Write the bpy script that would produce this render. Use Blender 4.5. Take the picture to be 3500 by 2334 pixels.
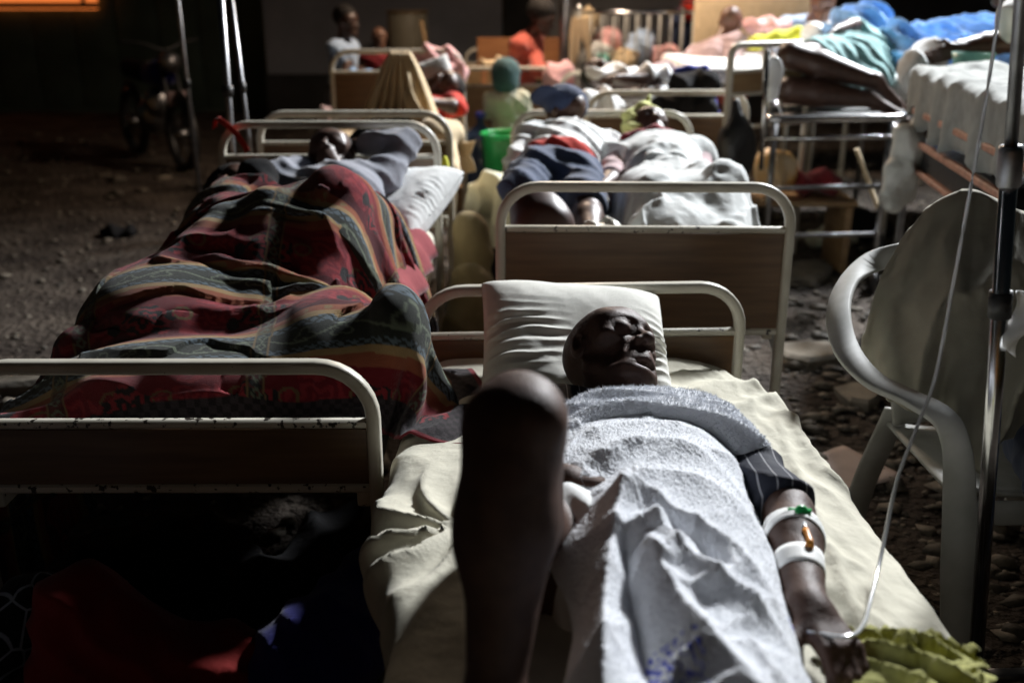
import bpy, math, random
import numpy as np
from mathutils import Vector, Matrix

# ------------------------------------------------------------------ scene, camera, night light
for o in list(bpy.data.objects):
    bpy.data.objects.remove(o)
S = bpy.context.scene
COL = S.collection
R = math.radians
rng = np.random.default_rng(7)

cam_d = bpy.data.cameras.new('camera')
cam = bpy.data.objects.new('camera', cam_d); COL.objects.link(cam)
cam.location = (0, 0, 1.5); cam.rotation_euler = (R(90 - 19.3), 0, 0)
cam_d.sensor_width = 36; cam_d.lens = 35; cam_d.clip_start = .05; cam_d.clip_end = 400
cam_d.dof.use_dof = True; cam_d.dof.focus_distance = 2.2; cam_d.dof.aperture_fstop = 2.0
S.camera = cam

W = bpy.data.worlds.new('World'); S.world = W; W.use_nodes = True
wn = W.node_tree.nodes; wl = W.node_tree.links
sky = wn.new('ShaderNodeTexSky'); sky.sky_type = 'NISHITA'; sky.sun_disc = False
sky.sun_elevation = R(2); sky.sun_rotation = R(200)
wl.new(sky.outputs[0], wn['Background'].inputs[0]); wn['Background'].inputs[1].default_value = .0065

def spot(name, loc, tgt, power, color, size, blend, radius):
    d = bpy.data.lights.new(name, 'SPOT'); d.energy = power; d.color = color
    d.spot_size = R(size); d.spot_blend = blend; d.shadow_soft_size = radius
    o = bpy.data.objects.new(name, d); COL.objects.link(o); o.location = loc
    o.rotation_euler = (Vector(tgt) - Vector(loc)).to_track_quat('-Z', 'Y').to_euler()
    return o
FLOOD = (5.1, 9.0, 5.9); BULB = (.42, 8.0, 3.1)
spot('floodlight_beam', FLOOD, (1.9, 3.3, .5), 10200, (.94, .97, 1.0), 80, 1.0, .60)
spot('warm_lamp_beam', BULB, (.46, 7.9, .5), 560, (1.0, .76, .56), 176, 1.0, .2)

S.view_settings.view_transform = 'Standard'; S.view_settings.look = 'None'
S.view_settings.exposure = 0; S.view_settings.gamma = 1; S.view_settings.use_curve_mapping = False

# ------------------------------------------------------------------ naming helpers
def tag(o, label=None, cat=None, group=None, kind=None):
    if label: o['label'] = label
    if cat: o['category'] = cat
    if group: o['group'] = group
    if kind: o['kind'] = kind
    return o
def thing(name, label, cat, loc=(0, 0, 0), rz=0, group=None):
    o = bpy.data.objects.new(name, None); COL.objects.link(o)
    o.location = loc; o.rotation_euler = (0, 0, rz); o.empty_display_size = .1
    return tag(o, label, cat, group)
def link(name, me, mat, parent=None, keep=False, smooth=True):
    """links a mesh as one object; world-space vertices are brought into the parent's frame when keep is set"""
    o = bpy.data.objects.new(name, me); COL.objects.link(o)
    if mat is not None and not me.materials: me.materials.append(mat)
    if smooth and len(me.polygons):
        me.polygons.foreach_set('use_smooth', np.ones(len(me.polygons), bool))
    if parent is not None:
        o.parent = parent
        if keep:
            m = Matrix.Translation(parent.location) @ parent.rotation_euler.to_matrix().to_4x4()
            o.matrix_parent_inverse = m.inverted()
    return o
def mesh(name, V, F, mat=None, parent=None, keep=False, smooth=True, uv=None, col=None):
    V = np.asarray(V, np.float32)
    me = bpy.data.meshes.new(name)
    if isinstance(F, np.ndarray):
        n, k = F.shape
        me.vertices.add(len(V)); me.vertices.foreach_set('co', V.ravel())
        me.loops.add(n * k); me.loops.foreach_set('vertex_index', F.astype(np.int32).ravel())
        me.polygons.add(n); me.polygons.foreach_set('loop_start', np.arange(0, n * k, k, dtype=np.int32))
        me.update(calc_edges=True)
    else:
        me.from_pydata([tuple(map(float, v)) for v in V], [], F); me.update()
    if uv is not None:
        li = np.empty(len(me.loops), np.int32); me.loops.foreach_get('vertex_index', li)
        l = me.uv_layers.new(name='UVMap'); l.data.foreach_set('uv', np.asarray(uv, np.float32)[li].ravel())
    if col is not None:
        a = me.color_attributes.new('Col', 'FLOAT_COLOR', 'POINT')
        c = np.ones((len(V), 4), np.float32); c[:, :3] = col; a.data.foreach_set('color', c.ravel())
    return link(name, me, mat, parent, keep, smooth)

# ------------------------------------------------------------------ materials
def mat(name, c1, c2=None, rough=.6, scale=8., metal=0., bump=0., bscale=60., spec=.5, sheen=0., detail=5.,
        lo=.35, hi=.65, stretch=(1, 1, 1), weave=0., wscale=600., attr=False, trans=0., emit=None, coat=0., coord='Object', bd=.01):
    m = bpy.data.materials.new(name); m.use_nodes = True
    n = m.node_tree.nodes; l = m.node_tree.links; b = n['Principled BSDF']
    b.inputs['Roughness'].default_value = rough; b.inputs['Metallic'].default_value = metal
    b.inputs['Specular IOR Level'].default_value = spec
    b.inputs['Sheen Weight'].default_value = sheen; b.inputs['Coat Weight'].default_value = coat
    b.inputs['Transmission Weight'].default_value = trans
    tc = n.new('ShaderNodeTexCoord'); mp = n.new('ShaderNodeMapping'); mp.inputs['Scale'].default_value = stretch
    l.new(tc.outputs[coord], mp.inputs[0])
    ns = n.new('ShaderNodeTexNoise'); ns.inputs['Scale'].default_value = scale; ns.inputs['Detail'].default_value = detail
    l.new(mp.outputs[0], ns.inputs[0])
    mr = n.new('ShaderNodeMapRange'); mr.inputs[1].default_value = lo; mr.inputs[2].default_value = hi
    l.new(ns.outputs[0], mr.inputs[0])
    mx = n.new('ShaderNodeMix'); mx.data_type = 'RGBA'
    l.new(mr.outputs[0], mx.inputs[0])
    mx.inputs[6].default_value = (*c1, 1); mx.inputs[7].default_value = (*(c2 or c1), 1)
    out = mx.outputs[2]
    if attr:
        at = n.new('ShaderNodeAttribute'); at.attribute_name = 'Col'
        mm = n.new('ShaderNodeMix'); mm.data_type = 'RGBA'; mm.blend_type = 'MULTIPLY'; mm.inputs[0].default_value = 1
        l.new(at.outputs[0], mm.inputs[6]); l.new(out, mm.inputs[7]); out = mm.outputs[2]
    l.new(out, b.inputs['Base Color'])
    # roughness varies a little with the same noise
    rr = n.new('ShaderNodeMapRange'); rr.inputs[3].default_value = max(rough - .08, .02); rr.inputs[4].default_value = min(rough + .08, 1)
    l.new(ns.outputs[0], rr.inputs[0]); l.new(rr.outputs[0], b.inputs['Roughness'])
    last = None
    if bump:
        n2 = n.new('ShaderNodeTexNoise'); n2.inputs['Scale'].default_value = bscale; n2.inputs['Detail'].default_value = 4
        l.new(mp.outputs[0], n2.inputs[0])
        bp = n.new('ShaderNodeBump'); bp.inputs['Strength'].default_value = bump; bp.inputs['Distance'].default_value = bd
        l.new(n2.outputs[0], bp.inputs['Height']); last = bp
    if weave:
        w1 = n.new('ShaderNodeTexWave'); w1.inputs['Scale'].default_value = wscale; w1.bands_direction = 'X'
        w2 = n.new('ShaderNodeTexWave'); w2.inputs['Scale'].default_value = wscale; w2.bands_direction = 'Y'
        l.new(tc.outputs[coord], w1.inputs[0]); l.new(tc.outputs[coord], w2.inputs[0])
        ad = n.new('ShaderNodeMath'); l.new(w1.outputs[1], ad.inputs[0]); l.new(w2.outputs[1], ad.inputs[1])
        bw = n.new('ShaderNodeBump'); bw.inputs['Strength'].default_value = weave; bw.inputs['Distance'].default_value = .001
        l.new(ad.outputs[0], bw.inputs['Height'])
        if last: l.new(last.outputs[0], bw.inputs['Normal'])
        last = bw
    if last: l.new(last.outputs[0], b.inputs['Normal'])
    if emit:
        b.inputs['Emission Color'].default_value = (*emit[0], 1); b.inputs['Emission Strength'].default_value = emit[1]
    return m
def cloth_mat(name, c, var=.12, bump=.35, bscale=25., **k):
    c2 = tuple(x * (1 - var) for x in c)
    k.setdefault('rough', .85); k.setdefault('spec', .2); k.setdefault('sheen', .15)
    return mat(name, c, c2, scale=k.pop('scale', 14.), bump=bump, bscale=bscale, **k)

M = {}
M['paint'] = mat('cream_bed_paint', (.62, .58, .47), (.46, .42, .33), rough=.33, scale=9, lo=.45, hi=.75, bump=.08, bscale=120, bd=.002)
def chipped(name, lo, hi):
    m = mat(name, (.60, .57, .49), (.48, .45, .37), rough=.35, scale=9)
    n = m.node_tree.nodes; l = m.node_tree.links; b = n['Principled BSDF']
    tc = n.new('ShaderNodeTexCoord'); ns = n.new('ShaderNodeTexNoise'); ns.inputs['Scale'].default_value = 55; ns.inputs['Detail'].default_value = 8
    l.new(tc.outputs['Object'], ns.inputs[0])
    ge = n.new('ShaderNodeNewGeometry'); r = n.new('ShaderNodeMapRange'); r.inputs[1].default_value = .5; r.inputs[2].default_value = .56
    r.inputs[3].default_value = -.03; r.inputs[4].default_value = .12
    l.new(ge.outputs['Pointiness'], r.inputs[0])
    ad = n.new('ShaderNodeMath'); l.new(ns.outputs[0], ad.inputs[0]); l.new(r.outputs[0], ad.inputs[1])
    st = n.new('ShaderNodeMapRange'); st.inputs[1].default_value = lo; st.inputs[2].default_value = hi; l.new(ad.outputs[0], st.inputs[0])
    mx = n.new('ShaderNodeMix'); mx.data_type = 'RGBA'
    old = b.inputs['Base Color'].links[0].from_socket
    l.new(st.outputs[0], mx.inputs[0]); l.new(old, mx.inputs[6]); mx.inputs[7].default_value = (.025, .02, .015, 1)
    l.new(mx.outputs[2], b.inputs['Base Color'])
    return m
M['paint'] = chipped('worn_cream_bed_paint', .755, .775)
M['chip'] = chipped('chipped_bed_paint', .70, .73)
def wood(name, c1, c2, sc=3.):
    return mat(name, c1, c2, rough=.42, scale=sc, stretch=(1.2, 1, 16), lo=.3, hi=.7, bump=.05, bscale=30, bd=.002)
M['lam'] = wood('brown_wood_laminate', (.17, .095, .045), (.095, .05, .024))
M['lam2'] = wood('tan_wood_laminate', (.36, .24, .12), (.24, .15, .075))
M['sheet'] = cloth_mat('cream_green_sheet', (.62, .59, .48), .16, .4, 30, weave=.25, wscale=420)
M['pillow'] = cloth_mat('white_pillowcase', (.76, .75, .69), .06, .12, 30, weave=.2, wscale=420)
M['white'] = cloth_mat('white_cotton', (.74, .75, .74), .1, .3, 24)
M['greysheet'] = cloth_mat('grey_white_sheet', (.30, .31, .29), .3, .6, 14)
M['wsheet'] = cloth_mat('thin_white_sheet', (.62, .64, .63), .15, .5, 18)
M['cream'] = cloth_mat('cream_cloth', (.66, .52, .33), .15, .3, 20)
M['shawl'] = cloth_mat('thin_cream_shawl', (.36, .34, .27), .15, .3, 18, weave=.2, wscale=500)
M['skin'] = mat('dark_brown_skin', (.075, .038, .026), (.052, .026, .018), rough=.46, scale=30, bump=.12, bscale=260, bd=.002, spec=.5)
M['skin2'] = mat('brown_skin', (.17, .085, .055), (.12, .06, .038), rough=.45, scale=30, bump=.1, bscale=200, bd=.002)
M['hair'] = mat('black_hair', (.012, .010, .009), (.02, .017, .015), rough=.75, scale=60, bump=.8, bscale=160, bd=.006, spec=.25)
M['chrome'] = mat('worn_chrome', (.60, .60, .60), (.45, .45, .46), rough=.2, metal=1., scale=20)
M['steel'] = mat('dull_steel', (.35, .35, .36), (.22, .22, .23), rough=.4, metal=1., scale=20)
M['copper'] = mat('rusty_pink_rail', (.62, .32, .22), (.40, .2, .14), rough=.4, scale=25)
M['black'] = mat('black_rubber', (.012, .012, .013), (.02, .02, .02), rough=.5, scale=20, bump=.2)
M['plastic'] = mat('white_plastic', (.46, .46, .44), (.36, .36, .33), rough=.62, scale=12, bump=.1, bscale=200, bd=.001, spec=.3)
def cl(key, name, c, **k): M[key] = cloth_mat(name, c, **k)
cl('grey', 'grey_sweater_cloth', (.24, .25, .29)); cl('red', 'red_cloth', (.55, .035, .02)); cl('navy', 'navy_cloth', (.030, .042, .085))
cl('jeans', 'blue_denim', (.060, .080, .135)); cl('orange', 'coral_orange_cloth', (.46, .10, .07)); cl('pink', 'pink_cloth', (.74, .42, .42))
cl('blue', 'bright_blue_sheet', (.28, .50, .84), var=.35); cl('blue2', 'deep_blue_cloth', (.04, .06, .34)); cl('teal', 'teal_dress_cloth', (.24, .42, .42))
cl('tealhat', 'teal_knit', (.05, .105, .11)); cl('yellow', 'yellow_cloth', (.62, .62, .05)); cl('lime', 'pale_lime_cloth', (.58, .60, .22))
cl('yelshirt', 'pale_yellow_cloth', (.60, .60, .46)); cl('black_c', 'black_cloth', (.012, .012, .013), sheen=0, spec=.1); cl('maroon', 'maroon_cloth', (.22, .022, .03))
cl('dred', 'dark_red_cloth', (.20, .006, .004)); cl('dblue', 'royal_blue_cloth', (.007, .008, .13)); cl('tan', 'tan_sacking', (.36, .27, .13), bump=.6)
cl('lightblue', 'light_blue_cloth', (.42, .55, .74)); cl('mauve', 'mauve_cloth', (.45, .33, .34)); cl('green', 'dark_green_cloth', (.05, .20, .13))
M['bagwhite'] = mat('white_plastic_bag', (.72, .72, .66), (.55, .55, .50), rough=.35, scale=10, bump=.7, bscale=22, bd=.02)
M['bagyellow'] = mat('amber_plastic_bag', (.75, .42, .10), (.70, .55, .35), rough=.35, scale=9, bump=.7, bscale=22, bd=.02)
M['bagblack'] = mat('black_plastic_bag', (.010, .010, .011), (.016, .016, .017), rough=.42, scale=9, bump=.5, bscale=16, bd=.02)
M['greenpl'] = mat('green_plastic', (.02, .40, .10), (.03, .34, .09), rough=.3, scale=9)
M['tealpl'] = mat('teal_plastic', (.22, .52, .44), (.2, .46, .4), rough=.35, scale=9)
M['bluepl'] = mat('blue_bottle_plastic', (.06, .10, .20), (.04, .07, .14), rough=.12, scale=7, spec=.6, coat=.4)
M['bluecap'] = mat('blue_cap_plastic', (.03, .04, .36), rough=.35)
M['tape'] = mat('white_medical_tape', (.80, .80, .78), (.72, .72, .70), rough=.6, scale=40, bump=.2, bscale=150, bd=.001)
M['orangepl'] = mat('amber_port_plastic', (.70, .27, .04), rough=.35)
M['tube'] = mat('clear_tube_plastic', (.80, .82, .84), (.74, .76, .78), rough=.18, trans=.55, spec=.6)
M['card'] = mat('pinkish_paper', (.62, .50, .45), (.55, .44, .40), rough=.8, scale=20)

# ------------------------------------------------------------------ plain shapes
def V3(*a): return np.array(a, float)
def unit(v):
    v = np.asarray(v, float); n = np.linalg.norm(v); return v / n if n > 1e-9 else v
def spline(pts, n=8):
    """Catmull-Rom through points"""
    P = [np.asarray(p, float) for p in pts]; P = [2 * P[0] - P[1]] + P + [2 * P[-1] - P[-2]]
    out = []
    for i in range(1, len(P) - 2):
        for t in np.linspace(0, 1, n, endpoint=False):
            a, b, c, d = P[i - 1:i + 3]
            out.append(.5 * (2 * b + (c - a) * t + (2 * a - 5 * b + 4 * c - d) * t * t + (-a + 3 * b - 3 * c + d) * t ** 3))
    out.append(P[-2]); return np.array(out)
def sweep(path, prof, up=(0, 0, 1), closed=False, scale=None, caps=True):
    """sweep a 2-D profile [(side, up)] along a path; returns V, F"""
    P = np.asarray(path, float); n = len(P); k = len(prof); up = unit(up); V = []; F = []
    for i in range(n):
        if closed: t = P[(i + 1) % n] - P[i - 1]
        else: t = P[min(i + 1, n - 1)] - P[max(i - 1, 0)]
        t = unit(t); s = np.cross(t, up)
        if np.linalg.norm(s) < .05: s = np.cross(t, V3(.0, 1, .02))
        s = unit(s); u = np.cross(s, t); q = 1 if scale is None else scale[i]
        for a, b in prof: V.append(P[i] + s * a * q + u * b * q)
    for i in range(n if closed else n - 1):
        j = (i + 1) % n
        for a in range(k):
            b = (a + 1) % k; F.append((i * k + a, i * k + b, j * k + b, j * k + a))
    if not closed and caps:
        F.append(tuple(range(k))[::-1]); F.append(tuple((n - 1) * k + a for a in range(k)))
    return V, F
def circ(r, k=12, ry=None): return [(r * math.cos(2 * math.pi * i / k), (ry or r) * math.sin(2 * math.pi * i / k)) for i in range(k)]
def rrect(w, h, r, s=3):
    out = []
    for cx, cy, a0 in ((w / 2 - r, h / 2 - r, 0), (-w / 2 + r, h / 2 - r, 90), (-w / 2 + r, -h / 2 + r, 180), (w / 2 - r, -h / 2 + r, 270)):
        for i in range(s + 1):
            a = R(a0 + 90 * i / s); out.append((cx + r * math.cos(a), cy + r * math.sin(a)))
    return out
def boxvf(c, d, bev=.004):
    """bevelled box"""
    w, h, t = d; pr = rrect(w, h, min(bev, w / 2.1, h / 2.1), 2); k = len(pr); V = []; F = []
    b = min(bev, t / 2.1); ins = [(p[0] * (1 - b * 2 / w), p[1] * (1 - b * 2 / h)) for p in pr]
    for z, q in ((-t / 2, ins), (-t / 2 + b, pr), (t / 2 - b, pr), (t / 2, ins)):
        V += [V3(c[0] + p[0], c[1] + p[1], c[2] + z) for p in q]
    for i in range(3):
        for a in range(k): F.append((i * k + a, i * k + (a + 1) % k, (i + 1) * k + (a + 1) % k, (i + 1) * k + a))
    F.append(tuple(range(k))[::-1]); F.append(tuple(3 * k + a for a in range(k)))
    return V, F
def lathe(c, prof, k=24):
    V = []; F = []
    for r, z in prof:
        for i in range(k):
            a = 2 * math.pi * i / k; V.append(V3(c[0] + r * math.cos(a), c[1] + r * math.sin(a), c[2] + z))
    for i in range(len(prof) - 1):
        for a in range(k): F.append((i * k + a, i * k + (a + 1) % k, (i + 1) * k + (a + 1) % k, (i + 1) * k + a))
    F.append(tuple(range(k))[::-1]); F.append(tuple((len(prof) - 1) * k + a for a in range(k)))
    return V, F
def join(*vf):
    V = []; F = []
    for v, f in vf:
        o = len(V); V += list(v); F += [tuple(i + o for i in q) for q in f]
    return V, F
def rod(name, a, b, r, m, parent=None, k=12, keep=False):
    V, F = sweep([a, b], circ(r, k)); return mesh(name, V, F, m, parent, keep)
def flat(o):
    """smooth by angle for bevelled hard things"""
    o.data.polygons.foreach_set('use_smooth', np.ones(len(o.data.polygons), bool))
    try: o.data.set_sharp_from_angle(angle=R(40))
    except Exception: pass
    return o

# ------------------------------------------------------------------ noise
def vnoise(P, seed=0):
    """3-D value noise, P (...,3)"""
    P = np.asarray(P, float); i = np.floor(P).astype(np.int64); f = P - i; f = f * f * (3 - 2 * f)
    def h(a, b, c):
        q = (a * 374761393 + b * 668265263 + c * 2147483647 + seed * 974711) & 0xffffffff
        q = ((q ^ (q >> 13)) * 1274126177) & 0xffffffff
        return ((q ^ (q >> 16)) & 0xffff) / 65535.
    x, y, z = i[..., 0], i[..., 1], i[..., 2]; r = 0
    for dx in (0, 1):
        for dy in (0, 1):
            for dz in (0, 1):
                w = (f[..., 0] if dx else 1 - f[..., 0]) * (f[..., 1] if dy else 1 - f[..., 1]) * (f[..., 2] if dz else 1 - f[..., 2])
                r = r + w * h(x + dx, y + dy, z + dz)
    return r
def fbm(P, o=4, seed=0):
    r = 0; a = .5; P = np.asarray(P, float)
    for i in range(o): r = r + a * vnoise(P * 2 ** i, seed + i); a *= .5
    return r
def P2(u, v, w=0.): return np.stack([u, v, np.zeros_like(u) + w], -1)

# ------------------------------------------------------------------ implicit surfaces (continuous bodies, soft things)
def cap(a, b, ra, rb=None, k=.02, op=1): return ('c', np.asarray(a, float), np.asarray(b, float), ra, ra if rb is None else rb, k, op)
def ell(c, r, B=None, k=.02, op=1): return ('e', np.asarray(c, float), np.asarray(r, float), np.eye(3) if B is None else np.asarray(B, float), k, op)
def inflate(p, d):
    if p[0] == 'c': return ('c', p[1], p[2], p[3] + d, p[4] + d, p[5], p[6])
    return ('e', p[1], p[2] + d, p[3], p[4], p[5])
def bounds(p):
    if p[0] == 'c':
        r = max(p[3], p[4]); return np.minimum(p[1], p[2]) - r, np.maximum(p[1], p[2]) + r
    e = np.sqrt(((p[3].T * p[2]) ** 2).sum(1)); return p[1] - e, p[1] + e
class Field:
    def __init__(s, lo, hi, h):
        s.lo = np.asarray(lo, float); s.h = h
        s.n = np.maximum(np.ceil((np.asarray(hi) - s.lo) / h).astype(int) + 1, 2)
        s.F = np.full(s.n, 1., np.float32)
    def axes(s, i0, i1): return [(s.lo[d] + s.h * np.arange(i0[d], i1[d])).astype(np.float32) for d in range(3)]
    def add(s, p):
        k, op = p[-2], p[-1]; lo, hi = bounds(p); mg = k + 4 * s.h
        i0 = np.clip(np.floor((lo - mg - s.lo) / s.h).astype(int), 0, s.n); i1 = np.clip(np.ceil((hi + mg - s.lo) / s.h).astype(int) + 1, 0, s.n)
        if (i1 <= i0).any(): return
        x, y, z = s.axes(i0, i1); x = x[:, None, None]; y = y[None, :, None]; z = z[None, None, :]
        if p[0] == 'c':
            a, b, ra, rb = p[1], p[2], p[3], p[4]; ab = b - a; L = float(ab @ ab) + 1e-12
            dx, dy, dz = x - a[0], y - a[1], z - a[2]
            t = np.clip((dx * ab[0] + dy * ab[1] + dz * ab[2]) / L, 0, 1)
            d = np.sqrt((dx - t * ab[0]) ** 2 + (dy - t * ab[1]) ** 2 + (dz - t * ab[2]) ** 2) - (ra + t * (rb - ra))
        else:
            c, r, B = p[1], p[2], p[3]; q0 = 0; q1 = 0
            for e in range(3):
                q = (x - c[0]) * B[e, 0] + (y - c[1]) * B[e, 1] + (z - c[2]) * B[e, 2]
                q0 = q0 + (q / r[e]) ** 2; q1 = q1 + (q / r[e] ** 2) ** 2
            q0 = np.sqrt(q0); d = q0 * (q0 - 1) / (np.sqrt(q1) + 1e-6)
        sl = tuple(slice(i0[e], i1[e]) for e in range(3)); A = s.F[sl]
        if op > 0:
            h = np.maximum(k - np.abs(A - d), 0) / max(k, 1e-6); s.F[sl] = np.minimum(A, d) - h * h * k * .25
        else:
            h = np.maximum(k - np.abs(A + d), 0) / max(k, 1e-6); s.F[sl] = np.maximum(A, -d) + h * h * k * .25
    def pts(s):
        x, y, z = s.axes([0] * 3, s.n); return np.stack(np.meshgrid(x, y, z, indexing='ij'), -1)
    def clip(s, pt, nrm):
        """cut away the side the normal points to"""
        x, y, z = s.axes([0] * 3, s.n); nrm = unit(nrm)
        d = (x[:, None, None] - pt[0]) * nrm[0] + (y[None, :, None] - pt[1]) * nrm[1] + (z[None, None, :] - pt[2]) * nrm[2]
        s.F = np.maximum(s.F, d.astype(np.float32))
    def sample(s, P):
        q = (P - s.lo) / s.h; q = np.clip(q, 0, s.n - 1.001); i = q.astype(int); f = q - i; r = 0
        for dx in (0, 1):
            for dy in (0, 1):
                for dz in (0, 1):
                    w = (f[:, 0] if dx else 1 - f[:, 0]) * (f[:, 1] if dy else 1 - f[:, 1]) * (f[:, 2] if dz else 1 - f[:, 2])
                    r = r + w * s.F[i[:, 0] + dx, i[:, 1] + dy, i[:, 2] + dz]
        return r
    def grad(s, P):
        e = s.h; g = np.stack([s.sample(P + e * np.eye(3)[d]) - s.sample(P - e * np.eye(3)[d]) for d in range(3)], -1)
        return g / (np.linalg.norm(g, axis=1, keepdims=True) + 1e-9)
    def surf(s):
        """naive surface nets -> V, quads"""
        F = s.F; S_ = F < 0
        c = [S_[a:S_.shape[0] - 1 + a, b:S_.shape[1] - 1 + b, d:S_.shape[2] - 1 + d] for a in (0, 1) for b in (0, 1) for d in (0, 1)]
        al = c[0].copy(); an = c[0].copy()
        for q in c[1:]: al &= q; an |= q
        act = an & ~al; I = np.argwhere(act); idx = np.full(act.shape, -1, np.int32); idx[tuple(I.T)] = np.arange(len(I))
        acc = np.zeros((len(I), 3)); cnt = np.zeros(len(I))
        for ax in range(3):
            o = [d for d in range(3) if d != ax]
            for u in (0, 1):
                for v in (0, 1):
                    a = I.copy(); a[:, o[0]] += u; a[:, o[1]] += v; b = a.copy(); b[:, ax] += 1
                    fa = F[tuple(a.T)]; fb = F[tuple(b.T)]; m = (fa < 0) != (fb < 0)
                    t = np.where(m, fa / np.where(m, fa - fb, 1), 0)
                    p = a.astype(float); p[:, ax] += t; acc[m] += p[m]; cnt[m] += 1
        V = s.lo + s.h * acc / np.maximum(cnt, 1)[:, None]; Q = []
        for ax in range(3):
            o = [d for d in range(3) if d != ax]
            sl0 = [slice(None)] * 3; sl1 = [slice(None)] * 3; sl0[ax] = slice(0, -1); sl1[ax] = slice(1, None)
            e = S_[tuple(sl0)] != S_[tuple(sl1)]; E = np.argwhere(e)
            E = E[(E[:, o[0]] > 0) & (E[:, o[1]] > 0) & (E[:, o[0]] < S_.shape[o[0]] - 1) & (E[:, o[1]] < S_.shape[o[1]] - 1)]
            ins = S_[tuple(E.T)]; q = []
            for u, v in ((1, 1), (0, 1), (0, 0), (1, 0)):
                c_ = E.copy(); c_[:, o[0]] -= u; c_[:, o[1]] -= v; q.append(idx[tuple(c_.T)])
            q = np.stack(q, -1); fl = ins if ax != 1 else ~ins
            q[~fl] = q[~fl][:, ::-1]; Q.append(q)
        return V, np.concatenate(Q)
def field(prims, h, clips=(), pad=0.):
    lo = np.min([bounds(p)[0] for p in prims if p[-1] > 0], 0) - 3 * h - pad; hi = np.max([bounds(p)[1] for p in prims if p[-1] > 0], 0) + 3 * h + pad
    f = Field(lo, hi, h)
    for p in prims: f.add(p)
    for a, b in clips: f.clip(a, b)
    return f
def blob(name, prims, h, m, parent=None, noise=0., nscale=8., ridge=0., rscale=9., rdir=(1, .3, .2), seed=0, clips=(), keep=True, colf=None, sq=(1, 1, 1)):
    f = field(prims, h, pad=abs(noise) + abs(ridge))
    if noise or ridge:
        P = f.pts(); near = np.abs(f.F) < .25; p = P[near].astype(float); d = np.zeros(len(p))
        if noise: d += noise * 2 * (fbm(p * nscale * np.array(sq), 3, seed) - .45)
        if ridge:
            w = fbm(p * nscale * .6, 2, seed + 5) * 5
            d += ridge * (1 - 2 * np.abs(np.sin((p @ unit(rdir)) * rscale + w)))
        f.F[near] -= d.astype(np.float32)
    for a, b in clips: f.clip(a, b)
    V, Q = f.surf(); col = colf(V) if colf else None
    return mesh(name, V, Q, m, parent, keep and parent is not None, col=col)

# ------------------------------------------------------------------ figures
def head_prims(H, U, F, s=1., detail=False, open_eye=False):
    U = unit(U); F = unit(F - U * (np.asarray(F) @ U)); L = np.cross(U, F)   # L = figure's left
    B = np.array([L, F, U])
    def w(l, f, u): return H + s * (l * L + f * F + u * U)
    def e(l, f, u, r, k=.02, op=1, rot=None): return ell(w(l, f, u), np.array(r) * s, B if rot is None else rot, k * s, op)
    def c(a, b, ra, rb=None, k=.02, op=1): return cap(w(*a), w(*b), ra * s, (ra if rb is None else rb) * s, k * s, op)
    p = [e(0, -.014, .034, (.073, .095, .084)), e(0, .030, -.024, (.054, .058, .074), .03), e(0, .052, .050, (.052, .040, .034), .03),
         c((.052, -.002, -.050), (.026, .062, -.088), .016, .017, .03), c((-.052, -.002, -.050), (-.026, .062, -.088), .016, .017, .03),
         c((.026, .062, -.088), (-.026, .062, -.088), .018, .018, .03), e(0, .078, -.094, (.020, .016, .016), .025)]
    for q in (-1, 1):
        p += [e(q * .051, .052, -.010, (.021, .022, .017), .022), e(q * .056, .020, .030, (.02, .05, .04), .03),
              c((q * .012, .086, .033), (q * .044, .070, .038), .010, .010, .02),
              e(q * .034, .100, .012, (.021, .013, .013), .014, -1), e(q * .033, .0745, .011, (.0205, .0165, .0155), .008),
              e(q * .078, -.006, -.002, (.010, .021, .032), .008, 1), e(q * .056, .060, -.048, (.016, .016, .020), .03, -1)]
    p += [c((0, .082, .022), (0, .106, -.020), .0085, .012, .012), e(0, .108, -.024, (.013, .012, .011), .010), e(.017, .095, -.029, (.011, .013, .010), .009), e(-.017, .095, -.029, (.011, .013, .010), .009),
          e(0, .074, -.058, (.034, .022, .026), .025),
          c((-.021, .081, -.056), (0, .090, -.0540), .0085, .0100, .012), c((0, .090, -.0540), (.021, .081, -.056), .0100, .0085, .012), c((-.018, .081, -.070), (0, .089, -.0705), .0095, .0110, .012), c((0, .089, -.0705), (.018, .081, -.070), .0110, .0095, .012)]
    if detail:
        p += [e(.0095, .102, -.0385, (.005, .008, .005), .003, -1), e(-.0095, .102, -.0385, (.005, .008, .005), .003, -1),
              c((-.022, .0915, -.0630), (0, .1010, -.0622), .0010, .0012, .003, -1), c((0, .1010, -.0622), (.022, .0915, -.0630), .0012, .0010, .003, -1), c((0, .103, -.044), (0, .1, -.050), .003, .003, .006, -1),
              e(0, .092, -.084, (.020, .008, .005), .012, -1)]
        for q in (-1, 1):
            p += [c((q * .018, .0885, .004), (q * .033, .0905, -.001), .0017, .0017, .003, -1), c((q * .033, .0905, -.001), (q * .048, .080, .004), .0017, .0017, .003, -1),
                  c((q * .023, .093, -.028), (q * .034, .084, -.050), .0012, .0010, .012, -1), c((q * .022, .083, -.003), (q * .044, .076, -.008), .002, .002, .006, -1),
                  e(q * .082, -.002, .002, (.008, .011, .019), .005, -1), e(q * .079, -.014, .004, (.006, .005, .022), .005, 1), e(q * .080, .010, -.002, (.005, .005, .008), .005, 1)]
    return p
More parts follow.
